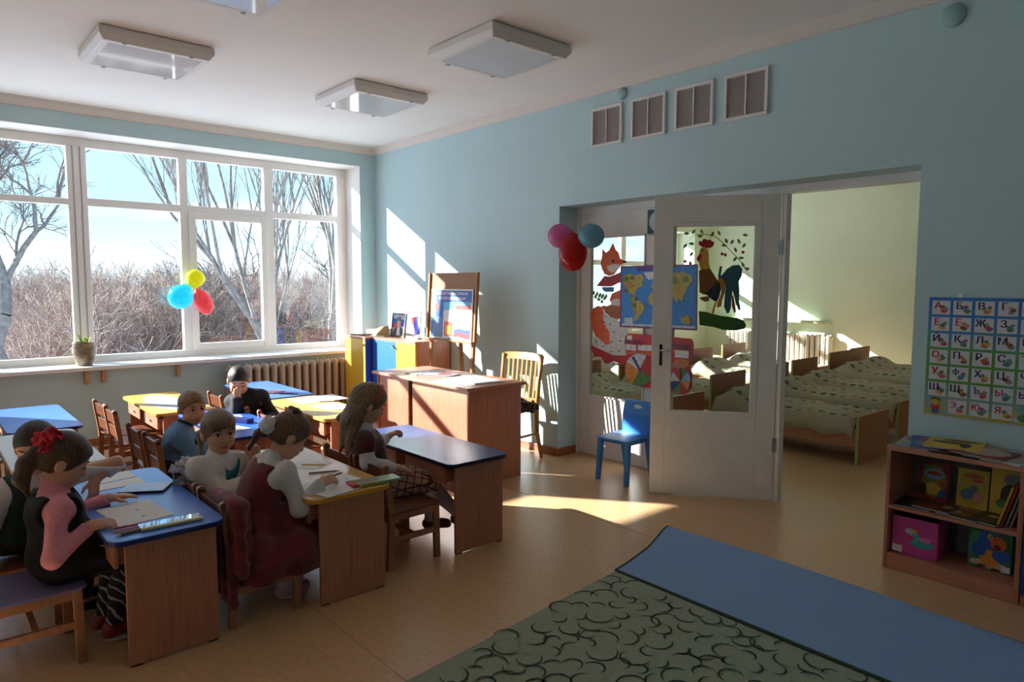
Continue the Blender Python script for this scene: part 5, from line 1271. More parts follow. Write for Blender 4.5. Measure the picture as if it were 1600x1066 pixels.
def nets(D, lo, h):
    S = D < 0; nx, ny, nz = D.shape
    C = [(i, j, k) for i in (0, 1) for j in (0, 1) for k in (0, 1)]
    cnt = np.zeros((nx - 1, ny - 1, nz - 1), np.int8)
    for i, j, k in C: cnt += S[i:nx - 1 + i, j:ny - 1 + j, k:nz - 1 + k]
    I, J, K = np.nonzero((cnt > 0) & (cnt < 8))
    idx = np.full(cnt.shape, -1, np.int32); idx[I, J, K] = np.arange(len(I))
    val = {c: D[I + c[0], J + c[1], K + c[2]] for c in C}
    acc = np.zeros((len(I), 3)); num = np.zeros(len(I))
    for a in C:
        for ax in range(3):
            if a[ax]: continue
            b = tuple(1 if q == ax else a[q] for q in range(3)); va, vb = val[a], val[b]
            m = (va < 0) != (vb < 0); t = np.where(m, va / np.where(m, va - vb, 1), 0)
            for q in range(3): acc[:, q] += np.where(m, a[q] + (t if q == ax else 0), 0)
            num += m
    V = (acc / num[:, None] + np.stack([I, J, K], 1)) * h + lo
    F = []
    for ax in range(3):
        o1, o2 = [(1, 2), (2, 0), (0, 1)][ax]
        sa = [slice(None)] * 3; sb = [slice(None)] * 3; sa[ax] = slice(0, -1); sb[ax] = slice(1, None)
        E0, E1 = S[tuple(sa)], S[tuple(sb)]
        P = np.argwhere(E0 != E1)
        P = P[(P[:, o1] > 0) & (P[:, o2] > 0) & (P[:, o1] < D.shape[o1] - 1) & (P[:, o2] < D.shape[o2] - 1)]
        fl = E0[P[:, 0], P[:, 1], P[:, 2]]
        def cell(d1, d2):
            Q = P.copy(); Q[:, o1] -= d1; Q[:, o2] -= d2; return idx[Q[:, 0], Q[:, 1], Q[:, 2]]
        q = np.stack([cell(1, 1), cell(0, 1), cell(0, 0), cell(1, 0)], 1)
        q[~fl] = q[~fl][:, ::-1]; F.append(q)
    F = np.concatenate(F); F = F[(F >= 0).all(1)]
    # one relaxing pass
    for _ in range(2):
        A = np.zeros_like(V); w = np.zeros(len(V))
        for i in range(4):
            for dlt in (1, 3): np.add.at(A, F[:, i], V[F[:, (i + dlt) % 4]]); np.add.at(w, F[:, i], 1)
        V = np.where(w[:, None] > 0, V * .5 + .5 * A / np.maximum(w, 1)[:, None], V)
    return V, F
def field_obj(name, F, mat, parent):
    V, Q = F.mesh()
    me = bpy.data.meshes.new(name)
    me.vertices.add(len(V)); me.vertices.foreach_set('co', V.astype(np.float32).ravel())
    me.loops.add(len(Q) * 4); me.loops.foreach_set('vertex_index', Q.astype(np.int32).ravel())
    me.polygons.add(len(Q)); me.polygons.foreach_set('loop_start', np.arange(0, len(Q) * 4, 4, dtype=np.int32))
    me.polygons.foreach_set('use_smooth', np.ones(len(Q), bool))
    me.update(calc_edges=True); me.validate()
    me.materials.append(mat)
    o = bpy.data.objects.new(name, me); COL.objects.link(o)
    if parent is not None: o.parent = parent
    return o

SKIN = M('skin', 'd6a184', .55, noise=(9, .05), trans=.06); LIP = M('lips', 'b4665c', .5); EYEW = M('eye_white', 'e2dedb', .25); IRIS = M('iris_brown', '2a1a12', .15); LASH = M('lash_dark', '2a1c15', .7)
def hairmat(n, c, c2): return M(n, c, .5, noise=(9, .4), col2=c2, grain=(14, 14, 3), bump=(60, .3))

class Kid:
    def __init__(s, label, pelvis, neck, head, face, chest, el, wr, hd, pn, kn, an, toe, curl=((.5, .5)), eyes='open', skin=SKIN, sh=None, hs=1.0, tiltup=(0, 0, 1), hip=.058):
        s.loc = np.array([pelvis[0], pelvis[1], 0.])
        s.t = thing('person', label, 'person', tuple(s.loc))
        L = lambda p: np.asarray(p, float) - s.loc
        s.pel, s.neck, s.hd_c = L(pelvis), L(neck), L(head)
        s.S = _n(s.neck - s.pel); cf = np.asarray(chest, float); s.cf = _n(cf - s.S * (cf @ s.S)); s.R = np.cross(s.cf, s.S)
        f = _n(face); up = np.asarray(tiltup, float); up = _n(up - f * (up @ f)); s.HR = np.stack([np.cross(f, up), f, up], 1); s.hs = hs
        s.sh = [L(p) for p in sh] if sh else [s.neck - s.S * .045 + s.R * .112, s.neck - s.S * .045 - s.R * .112]
        s.el, s.wr = [L(p) for p in el], [L(p) for p in wr]
        s.hd, s.pn = [_n(v) for v in hd], [_n(v) for v in pn]
        s.kn, s.an = [L(p) for p in kn], [L(p) for p in an]; s.toe = [_n(v) for v in toe]
        s.hip = [s.pel + s.R * hip - s.S * .02, s.pel - s.R * hip - s.S * .02]
        s.skin = skin
        F = Field(.0047)
        s.torso(F, 0); F.cone(s.neck - s.S * .02, s.H((0, -.012, -.05)), .034, .031, .02)
        for i in (0, 1):
            s.arm(F, i, 0, 1); s.leg(F, i, 0); s.hand(F, i, curl[i]); s.foot(F, i, 0)
        s.head(F)
        field_obj('body', F, skin, s.t)
        s.face_parts(eyes)
    def H(s, p): return s.hd_c + s.HR @ (np.asarray(p, float) * s.hs)
    def torso(s, F, o, top=1.0, k=.03):
        ch = s.pel + (s.neck - s.pel) * .66
        F.ell(s.pel, (.098 + o, .08 + o, .085 + o), np.stack([s.R, s.cf, s.S], 1), k)
        for e in (-1, 1): F.cone(s.pel + s.R * .035 * e + s.S * .02, ch + s.R * .042 * e, .066 + o, .068 + o, k)
        F.cone(s.sh[0] - s.S * .012, s.sh[1] - s.S * .012, .042 + o, .042 + o, .04)
        F.cone(ch, s.neck - s.S * .02, .07 + o, .042 + o, .03)
    def arm(s, F, i, o, t=1.0, k=.018, taper=1.0, clip=()):
        F.cone(s.sh[i], s.el[i], .036 + o, .029 + o * taper, k)
        e = s.el[i] + (s.wr[i] - s.el[i]) * t
        F.cone(s.el[i], e, .029 + o * taper, (.029 + (.0205 - .029) * t) + o * taper, k, clip)
    def leg(s, F, i, o, t=1.0, k=.02, clip=()):
        F.cone(s.hip[i], s.kn[i], .064 + o, .045 + o, k)
        e = s.kn[i] + (s.an[i] - s.kn[i]) * t
        m = (s.kn[i] + e) / 2
        F.cone(s.kn[i], m, .044 + o, .042 + o, k).cone(m, e, .042 + o, .029 + o, k, clip)
    def foot(s, F, i, o, k=.012):
        a = s.an[i]; d = s.toe[i]; dn = np.array([0, 0, -1.])
        F.cone(a + dn * .018, a + dn * .03 + d * .09, .027 + o, .022 + o, k).cone(a, a + dn * .03 - d * .018, .028 + o, .026 + o, k)
    def hand(s, F, i, curl):
        w, d, pn = s.wr[i], s.hd[i], s.pn[i]; pn = _n(pn - d * (pn @ d)); th = np.cross(d, pn) * (1 if i == 0 else -1)
        for off, l in ((.021, .045), (.0072, .050), (-.0072, .047), (-.020, .037)):
            b = w + d * .062 + th * off
            F.cone(w + th * off * .55, b, .0125, .0088, .012)
            a, p = .0, b
            for q, fr in enumerate((.42, .32, .26)):
                a += curl * (.55 if q == 0 else .75) + .05
                dr = d * math.cos(a) + pn * math.sin(a) + th * off * 1.6
                e = p + _n(dr) * l * fr * 1.08
                F.cone(p, e, .0074 - .0006 * q, .0068 - .0006 * q, .003); p = e
        b = w + d * .018 + th * .018
        m = b + _n(d * .7 + th * .75 + pn * (.25 + .3 * curl)) * .032
        F.cone(w + d * .008, b, .013, .012, .012).cone(b, m, .0105, .0085, .006).cone(m, m + _n(d * .9 + th * .15 * (1 - curl) + pn * (.2 + .5 * curl)) * .026, .008, .0065, .004)
    def head(s, F):
        R = s.HR; e = lambda c, r, k=.015, sub=False: F.ell(s.H(c), np.array(r) * s.hs, R, k, sub)
        e((0, -.004, .022), (.0735, .089, .080)); e((0, .026, -.045), (.056, .058, .064), .03)
        for q in (-1, 1):
            e((q * .034, .052, -.045), (.026, .026, .026), .02); e((q * .030, .094, .0), (.016, .014, .011), .012, True)
            e((q * .0755, -.008, -.02), (.010, .02, .029), .008); e((q * .008, .088, -.036), (.007, .008, .007), .006)
        e((0, .058, -.086), (.022, .02, .018), .02)
        F.cone(s.H((0, .080, -.002)), s.H((0, .093, -.032)), .0075, .0105, .012)
        e((0, .078, -.062), (.02, .012, .012), .012)
    def small(s, name, mat, mk):
        mb = MB(); mk(mb); return mb.build(name, mat, s.t, smooth=True)
    def face_parts(s, eyes):
        R3 = Matrix(s.HR.tolist())
        for q in (-1, 1):
            if eyes == 'open':
                e = s.small('eye', EYEW, lambda m: m.ellip(s.H((q * .030, .0735, -.001)), (.0135, .0085, .0075), 14, 8, R3))
                m = MB().ellip(s.H((q * .030, .0805, -.001)), (.0062, .0028, .0066), 12, 6, R3); m.build('iris', IRIS, e, smooth=True)
                s.small('eyelash', LASH, lambda m: m.tube([s.H((q * x, y, z)) for x, y, z in ((.015, .0795, .001), (.024, .083, .0072), (.033, .0825, .0072), (.043, .0755, .001))], .0021, 6))
            else:
                s.small('eyelash', LASH, lambda m: m.tube([s.H((q * x, y, z)) for x, y, z in ((.017, .0815, -.004), (.025, .0845, -.0085), (.034, .0825, -.0085), (.043, .0755, -.004))], .0022, 6))
            s.small('eyebrow', LASH, lambda m: m.tube([s.H((q * x, y, z)) for x, y, z in ((.014, .0865, .019), (.026, .0855, .0245), (.038, .079, .0235), (.046, .071, .018))], [.0018, .0026, .0024, .0012], 6))
        s.small('lips', LIP, lambda m: m.ellip(s.H((0, .0865, -.0595)), (.0185, .0055, .0042), 14, 7, R3).ellip(s.H((0, .0855, -.0665)), (.0155, .0055, .0048), 14, 7, R3))
    def cloth(s, name, mat, fn, h=.006, wr=(.0022, 55), seed=3):
        F = Field(h); fn(F)
        if wr: F.wrinkle(wr[0], wr[1], seed)
        return field_obj(name, F, mat, s.t)
    # ---- garments
    def top(s, name, mat, o=.010, sleeve=1.0, collar=True, low=None, neckline=None, wr=(.0028, 60), seed=3, ch=.022):
        def fn(F):
            s.torso(F, o)
            if collar: F.cone(s.neck - s.S * .02, s.neck + s.S * (ch - .03) + (s.H((0, -.012, -.05)) - s.neck) * (.1 + ch * 6), .044 + o * .5, .040 + o * .3, .02)
            if sleeve:
                for i in (0, 1):
                    t = sleeve if not isinstance(sleeve, tuple) else sleeve[i]
                    if t <= .01: continue
                    s.arm(F, i, o, 1.0, clip=[(s.el[i] + (s.wr[i] - s.el[i]) * t, s.wr[i] - s.el[i])])
            if low is not None: F.clip(s.pel + s.S * low, -s.S)
            F.clip(s.neck + s.S * (ch + .012), s.S)
            if neckline: F.ell(s.neck + s.cf * .06 + s.S * .02, neckline, np.stack([s.R, s.cf, s.S], 1), .01, True)
        return s.cloth(name, mat, fn, wr=wr, seed=seed)
    def vest(s, name, mat, o=.017, low=-.02, neck_r=(.06, .08, .085), arm_r=.05, strap=False):
        def fn(F):
            s.torso(F, o)
            F.clip(s.neck - s.S * .012, s.S); F.clip(s.pel + s.S * low, -s.S)
            for i, e in ((0, 1), (1, -1)): F.ell(s.sh[i] + s.R * e * .075, (.065, .12, .11), np.stack([s.R, s.cf, s.S], 1), .006, True)
            B = np.stack([s.R, s.cf, s.S], 1)
            F.ell(s.neck + s.cf * .055 + s.S * .0, neck_r, B, .008, True)
            F.ell(s.neck - s.cf * .06 + s.S * .01, (neck_r[0], neck_r[1], neck_r[2] * .7), B, .008, True)
            for i in (0, 1): F.ell(s.sh[i] + (s.R if i == 0 else -s.R) * .022 - s.S * .02, (arm_r * .8, .09, arm_r * 1.15), B, .008, True)
        return s.cloth(name, mat, fn, wr=(.0015, 50))
    def skirt(s, name, mat, over=.02, o=.02, hem=.0, extra=None, wr=(.005, 48)):
        def fn(F):
            F.ell(s.pel, (.108 + o, .09 + o, .09 + o), np.stack([s.R, s.cf, s.S], 1), .03)
            for i in (0, 1):
                d = _n(s.kn[i] - s.hip[i]); F.cone(s.hip[i], s.kn[i] + d * over, .07 + o, .056 + o, .05)
            F.cone((s.hip[0] + s.hip[1]) / 2, (s.kn[0] + s.kn[1]) / 2, .06 + o, .05 + o, .05)
            if extra: extra(F)
        return s.cloth(name, mat, fn, wr=wr)
    def trousers(s, name, mat, o=.008, t=.97):
        def fn(F):
            F.ell(s.pel, (.098 + o, .08 + o, .085 + o), np.stack([s.R, s.cf, s.S], 1), .03)
            for i in (0, 1): s.leg(F, i, o, 1.0, clip=[(s.kn[i] + (s.an[i] - s.kn[i]) * t, s.an[i] - s.kn[i])])
            F.clip(s.pel + s.S * .05, s.S)
        return s.cloth(name, mat, fn, wr=(.0025, 60))
    def stockings(s, mat, name='stocking'):
        for i in (0, 1):
            s.cloth(name, mat, lambda F: (s.leg(F, i, .003), s.foot(F, i, .003)), wr=None, h=.007)
    def shoes(s, mat, name='shoe', low=True, sole=None):
        for i in (0, 1):
            def fn(F):
                s.foot(F, i, .007); a, d = s.an[i], s.toe[i]
                F.clip(a + np.array([0, 0, .012 if not low else -.006]), (0, 0, 1))
                F.clip(a + np.array([0, 0, -.058]), (0, 0, -1))
            sh = s.cloth(name, mat, fn, wr=None, h=.005)
            if sole is not None:
                a, d = s.an[i], s.toe[i]; p = np.array([-d[1], d[0], 0])
                poly = [tuple(a + d * (.036 + .072 * math.cos(k * PI / 8)) + p * .031 * math.sin(k * PI / 8)) for k in range(16)]
                MB().prism([(q[0], q[1]) for q in poly], (0, 0, a[2] - .066), (1, 0, 0), (0, 1, 0), (0, 0, 1), .012).build('sole', sole, sh)
    def hair(s, mat, thick=.011, line=(.58, -.30, .026), strands=.0016, freq=46, extra=None, name='hair', back=-.05):
        """line: a face-side clip plane in head axes (normal y, normal z, offset)"""
        R = s.HR; hc = s.H((0, 0, 0))
        def fn(F):
            F.ell(s.H((0, -.006, .022)), (np.array((.0735, .089, .080)) + thick) * s.hs, R, .01, clip=[(hc + R @ (np.array((0, line[0], line[1])) * line[2] / (line[0] ** 2 + line[1] ** 2)) * s.hs, R @ np.array((0, line[0], line[1]))), (s.H((0, 0, back)), -R[:, 2])])
            F.ell(s.H((0, -.04, -.02)), (np.array((.062, .05, .055)) + thick * .6) * s.hs, R, .02, clip=[(s.H((0, 0, back - .02)), -R[:, 2])])
            if extra: extra(F)
        F = Field(.0045); fn(F)
        def st(X, Y, Z):
            u = [(X - hc[0]) * R[0, i] + (Y - hc[1]) * R[1, i] + (Z - hc[2]) * R[2, i] for i in range(3)]
            a = np.arctan2(u[0], -u[1] + .02); return np.sin(freq * a + 5 * np.sin(a * 5 + u[2] * 14)) * .6 + .4 * np.sin(freq * 2.1 * a + u[2] * 30)
        F.disp.append((strands, st, 0))
        return field_obj(name, F, mat, s.t)

# fabrics
PINKK = M('pink_knit', 'f09aa8', .85, noise=(60, .08), bump=(160, .3)); BLACKW = M('black_wool', '17161a', .9, noise=(50, .25)); VELV = M('burgundy_velvet', '6e1a26', .8, noise=(9, .35), sheen=.3)
VELV2 = M('dark_burgundy_velvet', '4c1220', .8, noise=(14, .3), sheen=.3); WHK = M('white_cotton', 'd6d3d6', .85, noise=(30, .05)); WHC = M('cream_cardigan', 'd9d4cd', .9, noise=(40, .06), bump=(120, .3))
TEAL = M('teal_satin', '127a86', .5, noise=(8, .1)); BLUK = M('blue_sweater', '5f88ad', .9, noise=(50, .1), bump=(160, .3)); GREENV = M('dark_green_vest', '1f3a3a', .9, noise=(40, .2)); WOOLW = M('white_stocking', 'c8bcc0', .8)
DENIM = M('dark_trousers', '23242c', .9, noise=(30, .2)); SHOER = M('maroon_shoe', '6a1c26', .35); SHOEB = M('red_black_sneaker', '7a1a22', .5, noise=(22, .8)); SHOEP = M('pale_pink_shoe', 'cfa0a8', .6); SOLE = M('white_sole', 'cfc8c0', .6); SHOEK = M('black_shoe', '1a1a1c', .4)
HBRN = hairmat('dark_brown_hair', '2c1c14', '5a3d2a'); HLBR = hairmat('light_brown_hair', '55402e', '94795a'); HBLK = hairmat('black_brown_hair', '1e1612', '3a2a20'); HFAIR = hairmat('fair_short_hair', '6e4c34', 'a5805c'); HMED = hairmat('medium_brown_hair', '43302a', '7d6048')
def plaid():
    def bld(nt, N, L, v):
        cols = []
        mp = N('ShaderNodeMapping'); mp.inputs['Rotation'].default_value = (.5, .4, .6); L(v, mp.inputs[0])
        sep = N('ShaderNodeSeparateXYZ'); L(mp.outputs[0], sep.inputs[0])
        tot = None
        for a in ('X', 'Y', 'Z'):
            m = N('ShaderNodeMath'); m.operation = 'MULTIPLY'; m.inputs[1].default_value = 24; L(sep.outputs[a], m.inputs[0])
            f = N('ShaderNodeMath'); f.operation = 'FRACT'; L(m.outputs[0], f.inputs[0])
            g = N('ShaderNodeMath'); g.operation = 'LESS_THAN'; g.inputs[1].default_value = .15; L(f.outputs[0], g.inputs[0])
            if tot is None: tot = g.outputs[0]
            else:
                q = N('ShaderNodeMath'); q.operation = 'MAXIMUM'; L(tot, q.inputs[0]); L(g.outputs[0], q.inputs[1]); tot = q.outputs[0]
        mx = N('ShaderNodeMix'); mx.data_type = 'RGBA'; L(tot, mx.inputs['Factor']); mx.inputs['A'].default_value = (*lin('b89a84'), 1); mx.inputs['B'].default_value = (*lin('6e2430'), 1)
        return mx.outputs['Result']
    return math_mat('plaid_cloth', bld, .9)
def socks_pattern():
    def bld(nt, N, L, v):
        w = N('ShaderNodeTexWave'); w.wave_type = 'RINGS'; w.inputs['Scale'].default_value = 9; w.inputs['Distortion'].default_value = 6; L(v, w.inputs['Vector'])
        cr = N('ShaderNodeValToRGB'); cr.color_ramp.elements[0].position = .86; cr.color_ramp.elements[1].position = .93; cr.color_ramp.elements[0].color = (*lin('191a22'), 1); cr.color_ramp.elements[1].color = (*lin('9a9aa4'), 1)
        L(w.outputs['Fac'], cr.inputs['Fac']); return cr.outputs['Color']
    return math_mat('patterned_tights', bld, .9)

# 1 --- girl in pink
def girl_pink():
    k = Kid('girl in a pink sweater and black pinafore writing, red flower in her ponytail', (4.0, -3.80, .402), (4.0, -3.80, .675), (4.0, -3.762, .793), (.05, .86, -.50), (.0, 1, -.1),
            el=((4.17, -3.835, .445), (3.815, -3.74, .50)), wr=((4.135, -3.705, .535), (3.83, -3.58, .551)), hd=((.25, .95, .08), (.05, 1, -.03)), pn=((-.35, .1, -.9), (0, 0, -1)),
            kn=((4.06, -3.56, .37), (3.93, -3.56, .37)), an=((4.05, -3.62, .075), (3.94, -3.64, .075)), toe=((.05, 1, 0), (-.05, 1, 0)), curl=(.85, .12), eyes='down')
    k.top('sweater', PINKK, .007, .97, True, wr=(.003, 70), ch=.045); k.vest('pinafore', BLACKW, .027, -.04, neck_r=(.047, .066, .045), arm_r=.050); k.skirt('skirt', BLACKW, .005, .006); k.stockings(socks_pattern(), 'tights'); k.shoes(SHOEB, 'sneaker', False, SOLE)
    def tail(F):
        P_ = lambda y, z: np.array([.0, y, z]) + np.array([0, 3.80, 0]); F.cone(k.H((0, -.092, .045)), P_(-3.888, .79), .020, .030, .02).cone(P_(-3.888, .79), P_(-3.905, .735), .030, .029, .02).cone(P_(-3.905, .735), P_(-3.885, .665), .027, .008, .02)
    k.hair(HBRN, .010, (.60, -.40, .030), extra=tail, back=-.045)
    fl = MB(); c = k.H((.03, -.088, .052)); r_ = random.Random(2)
    for i in range(80):
        a = Vector((r_.gauss(0, 1), r_.gauss(0, 1), r_.gauss(0, 1))).normalized(); p = Vector(c) + a * .030; u = a.cross(Vector((.3, .2, .9))).normalized(); w_ = a.cross(u)
        fl.add([p - u * .011, p + a * .016 + w_ * .010, p + u * .011 + a * .022, p + a * .028, p - w_ * .011 + a * .016], [(0, 1, 2, 3), (0, 3, 2, 4)])
    fl.ellip(c, (.034, .034, .034), 12, 8)
    fl.build('hair_flower', M('flower_red', 'd01f36', .6), k.t, fix=False)
    return k
girl_pink()
# 2 --- boy behind her
def boy_vest():
    k = Kid('boy in a white shirt and dark green vest turning behind the girl in pink', (3.60, -3.87, .402), (3.66, -3.82, .668), (3.69, -3.818, .800), (.86, -.36, -.34), (1, .25, 0),
            el=((3.70, -3.99, .49), (3.62, -3.50, .655)), wr=((3.80, -4.05, .42), (3.66, -3.60, .60)), hd=((.4, -.5, -.4), (.25, -.1, -.55)), pn=((-.3, 0, -1), (-.6, -.5, -.3)),
            kn=((3.70, -3.66, .36), (3.56, -3.63, .37)), an=((3.70, -3.68, .07), (3.56, -3.66, .07)), toe=((.1, 1, 0), (0, 1, 0)), curl=(.4, .5), eyes='down', sh=((3.66, -3.93, .625), (3.645, -3.715, .63)))
    k.top('shirt', WHK, .010, (.9, .55), True); k.vest('vest', GREENV, .017, -.02); k.trousers('trousers', DENIM); k.shoes(SHOEK)
    k.hair(HBLK, .006, (.50, -.62, .012), strands=.001, freq=60, back=-.035)
boy_vest()
# 3 --- girl in burgundy
def girl_burgundy():
    k = Kid('girl in a burgundy dress and white blouse writing at the yellow desk', (4.10, -3.06, .402), (4.11, -2.955, .67), (4.12, -2.868, .785), (.08, .80, -.60), (.05, 1, -.25),
            el=((4.255, -2.885, .465), (3.95, -3.02, .49)), wr=((4.24, -2.765, .555), (3.90, -2.86, .545)), hd=((-.15, .95, .15), (.2, .95, -.05)), pn=((-.55, .1, -.8), (0, 0, -1)),
            kn=((4.16, -2.81, .36), (4.03, -2.80, .36)), an=((4.15, -2.92, .075), (4.04, -2.90, .075)), toe=((.1, 1, 0), (0, 1, 0)), curl=(.95, .3), eyes='down', sh=((4.225, -2.935, .635), (4.0, -2.955, .635)))
    k.top('blouse', WHK, .012, .98, True, wr=(.004, 60), seed=5, ch=.035); k.vest('dress_bodice', VELV, .021, -.05, neck_r=(.045, .075, .05), arm_r=.055)
    def drape(F):
        c = k.loc * -1
        P = lambda x, y, z: np.array([x, y, z]) + c * np.array([1, 1, 0])
        F.cone(P(4.05, -3.10, .36), P(4.20, -3.05, .22), .10, .13, .06).cone(P(4.14, -2.96, .35), P(4.235, -2.86, .235), .10, .11, .06).cone(P(4.05, -2.85, .36), P(4.1, -2.79, .28), .09, .09, .05)
        F.cone(P(4.27, -3.10, .31), P(4.28, -2.92, .30), .055, .055, .06).clip(P(4.1, -2.9, .155), (.05, .05, -1))
    k.skirt('dress_skirt', VELV, .03, .025, extra=drape, wr=(.010, 42)); k.stockings(WOOLW); k.shoes(SHOEP, 'shoe', True, SOLE)
    def braid(F):
        F.cone(k.H((0, -.10, .0)), k.H((-.01, -.125, -.07)), .018, .02, .01).cone(k.H((-.01, -.125, -.07)), k.H((-.03, -.115, -.15)), .018, .010, .01)
        for q in range(7):
            a = q / 6; F.ell(k.H((-.03 + .06 * a, -.02 - .06 * abs(a - .5), .108 - .01 * q * 0)), (.016, .02, .012), k.HR, .008)
    k.hair(HMED, .009, (.60, -.40, .028), extra=braid, back=-.045)
    def puff(m):
        r_ = random.Random(4); c = Vector(k.H((.005, -.115, -.015)))
        m.ellip(c, (.036, .036, .036), 14, 10)
        for _ in range(14):
            a = Vector((r_.gauss(0, 1), r_.gauss(0, 1), r_.gauss(0, 1))).normalized(); m.ellip(c + a * .028, (.017, .017, .017), 10, 6)
    k.small('hair_puff', WHK, puff)
girl_burgundy()
# 4 --- girl in white cardigan
def girl_white():
    k = Kid('girl in a cream cardigan over teal, facing the camera with clasped hands', (3.73, -3.08, .402), (3.70, -3.065, .64), (3.70, -3.058, .762), (.93, .02, -.12), (.88, .45, 0),
            el=((3.85, -3.10, .455), (3.72, -2.86, .49)), wr=((3.84, -2.955, .54), (3.78, -2.90, .60)), hd=((-.35, .55, .75), (.0, -.1, 1)), pn=((-.6, -.5, .3), (.5, -.8, 0)),
            kn=((3.86, -2.86, .37), (3.72, -2.81, .37)), an=((3.87, -2.88, .07), (3.72, -2.84, .07)), toe=((.2, 1, 0), (0, 1, 0)), curl=(.8, .9), eyes='open', sh=((3.755, -3.175, .605), (3.69, -2.97, .605)))
    k.top('undershirt', WHK, .008, 0, True, ch=.04); k.vest('bodice', TEAL, .015, -.02)
    def card(F):
        k.torso(F, .022)
        for i in (0, 1): k.arm(F, i, .021, 1.0, clip=[(k.el[i] + (k.wr[i] - k.el[i]) * .96, k.wr[i] - k.el[i])])
        F.clip(k.neck + k.S * .0, k.S)
        B = np.stack([k.R, k.cf, k.S], 1)
        F.ell(k.neck + k.cf * .09 - k.S * .03, (.055, .08, .12), B, .008, True); F.ell(k.neck + k.S * .01, (.06, .07, .05), B, .008, True)
    k.cloth('cardigan', WHC, card, wr=(.004, 50)); k.skirt('skirt', TEAL, .02, .015); k.stockings(WOOLW); k.shoes(SHOEK)
    rf = MB(); r_ = random.Random(8)
    base = k.sh[0] - k.cf * .075 - k.S * .03
    for q in range(34):
        a = Vector((r_.gauss(0, 1), r_.gauss(0, .8), r_.gauss(0, 1))).normalized(); p = Vector(base) + a * .03; u = a.cross(Vector((.2, .9, .3))).normalized() * .03; w_ = a.cross(u).normalized() * .012
        rf.add([p - u * .4, p + u * .4, p + a * .05 + u + w_, p + a * .056 + w_ * 2, p + a * .05 - u - w_], [(0, 1, 2, 3), (0, 3, 4)])
    rf.build('ruffle_bow', M('white_tulle', 'cdc9cc', .9), k.t, fix=False)
    def fringe(F):
        F.ell(k.H((0, .028, .052)), (.072, .066, .046), k.HR, .012, clip=[(k.H((0, .12, .026)), -k.HR[:, 2] - .35 * k.HR[:, 0])])
        for q in (-1, 1): F.cone(k.H((q * .070, .0, .04)), k.H((q * .073, -.012, -.055)), .013, .008, .012)
        F.cone(k.H((.07, -.05, -.03)), k.H((.06, -.06, -.14)), .022, .008, .01)
    k.hair(hairmat('ash_brown_hair', '5c4836', '937558'), .008, (.60, -.36, .034), extra=fringe, back=-.04)
girl_white()
# 5 --- girl with the red headband
def girl_headband():
    k = Kid('girl with long fair hair and a red headband sitting sideways in burgundy and plaid', (3.86, -2.255, .402), (3.86, -2.335, .70), (3.865, -2.297, .842), (.22, .84, -.46), (.35, .95, -.05),
            el=((4.0, -2.385, .535), (3.72, -2.18, .53)), wr=((4.03, -2.215, .485), (3.665, -2.06, .575)), hd=((.05, .92, -.35), (-.1, .9, .25)), pn=((-.2, -.35, -.9), (.6, 0, -.75)),
            kn=((4.015, -2.005, .36), (3.88, -1.97, .36)), an=((4.06, -2.02, .165), (4.10, -1.85, .165)), toe=((.42, .85, -.1), (.5, .85, -.05)), curl=(.25, .9), eyes='down', sh=((3.97, -2.385, .655), (3.755, -2.315, .655)))
    k.top('blouse', WHK, .010, .93, True, wr=(.004, 55)); k.vest('velvet_top', VELV2, .020, -.05, neck_r=(.05, .07, .06), arm_r=.035)
    for i in (0, 1):
        k.cloth('cap_sleeve', VELV2, lambda F: F.cone(k.sh[i], k.sh[i] + (k.el[i] - k.sh[i]) * .38, .061, .058, .03, clip=[(k.sh[i] + (k.el[i] - k.sh[i]) * .55, k.el[i] - k.sh[i])]), wr=(.003, 50))
    k.skirt('plaid_skirt', plaid(), .015, .010, wr=(.003, 40))
    k.stockings(WOOLW); k.shoes(SHOER, 'shoe', True, None)
    def long_hair(F):
        Q = lambda x, y, z: np.array([x, y, z]) - k.loc
        for q in (-1, 1):
            F.cone(k.H((q * .066, -.02, .02)), k.H((q * .072, -.045, -.07)), .018, .02, .02).cone(k.H((q * .072, -.045, -.07)), k.H((q * .066, -.09, -.15)), .02, .02, .02)
        F.cone(k.H((0, -.055, .01)), Q(3.865, -2.405, .76), .058, .055, .03).cone(Q(3.865, -2.405, .76), Q(3.87, -2.43, .68), .055, .05, .03)
        for q in range(6): F.cone(Q(3.83 + .02 * q, -2.43 - .006 * (q % 2), .70), Q(3.82 + .025 * q, -2.455 - .012 * (q % 3), .60 - .02 * (q % 2)), .026, .009, .012)
    k.hair(HLBR, .010, (.60, -.36, .030), extra=long_hair, strands=.0022, freq=44, back=-.06)
    hb = [k.H((.0845 * math.sin(a), .012 + .01 * math.cos(a), .024 + .0915 * math.cos(a))) for a in [PI * (-.52 + 1.04 * q / 18) for q in range(19)]]
    k.small('headband', M('headband_red', 'c4301f', .4), lambda m: m.tube(hb, .0065, 8))
girl_headband()
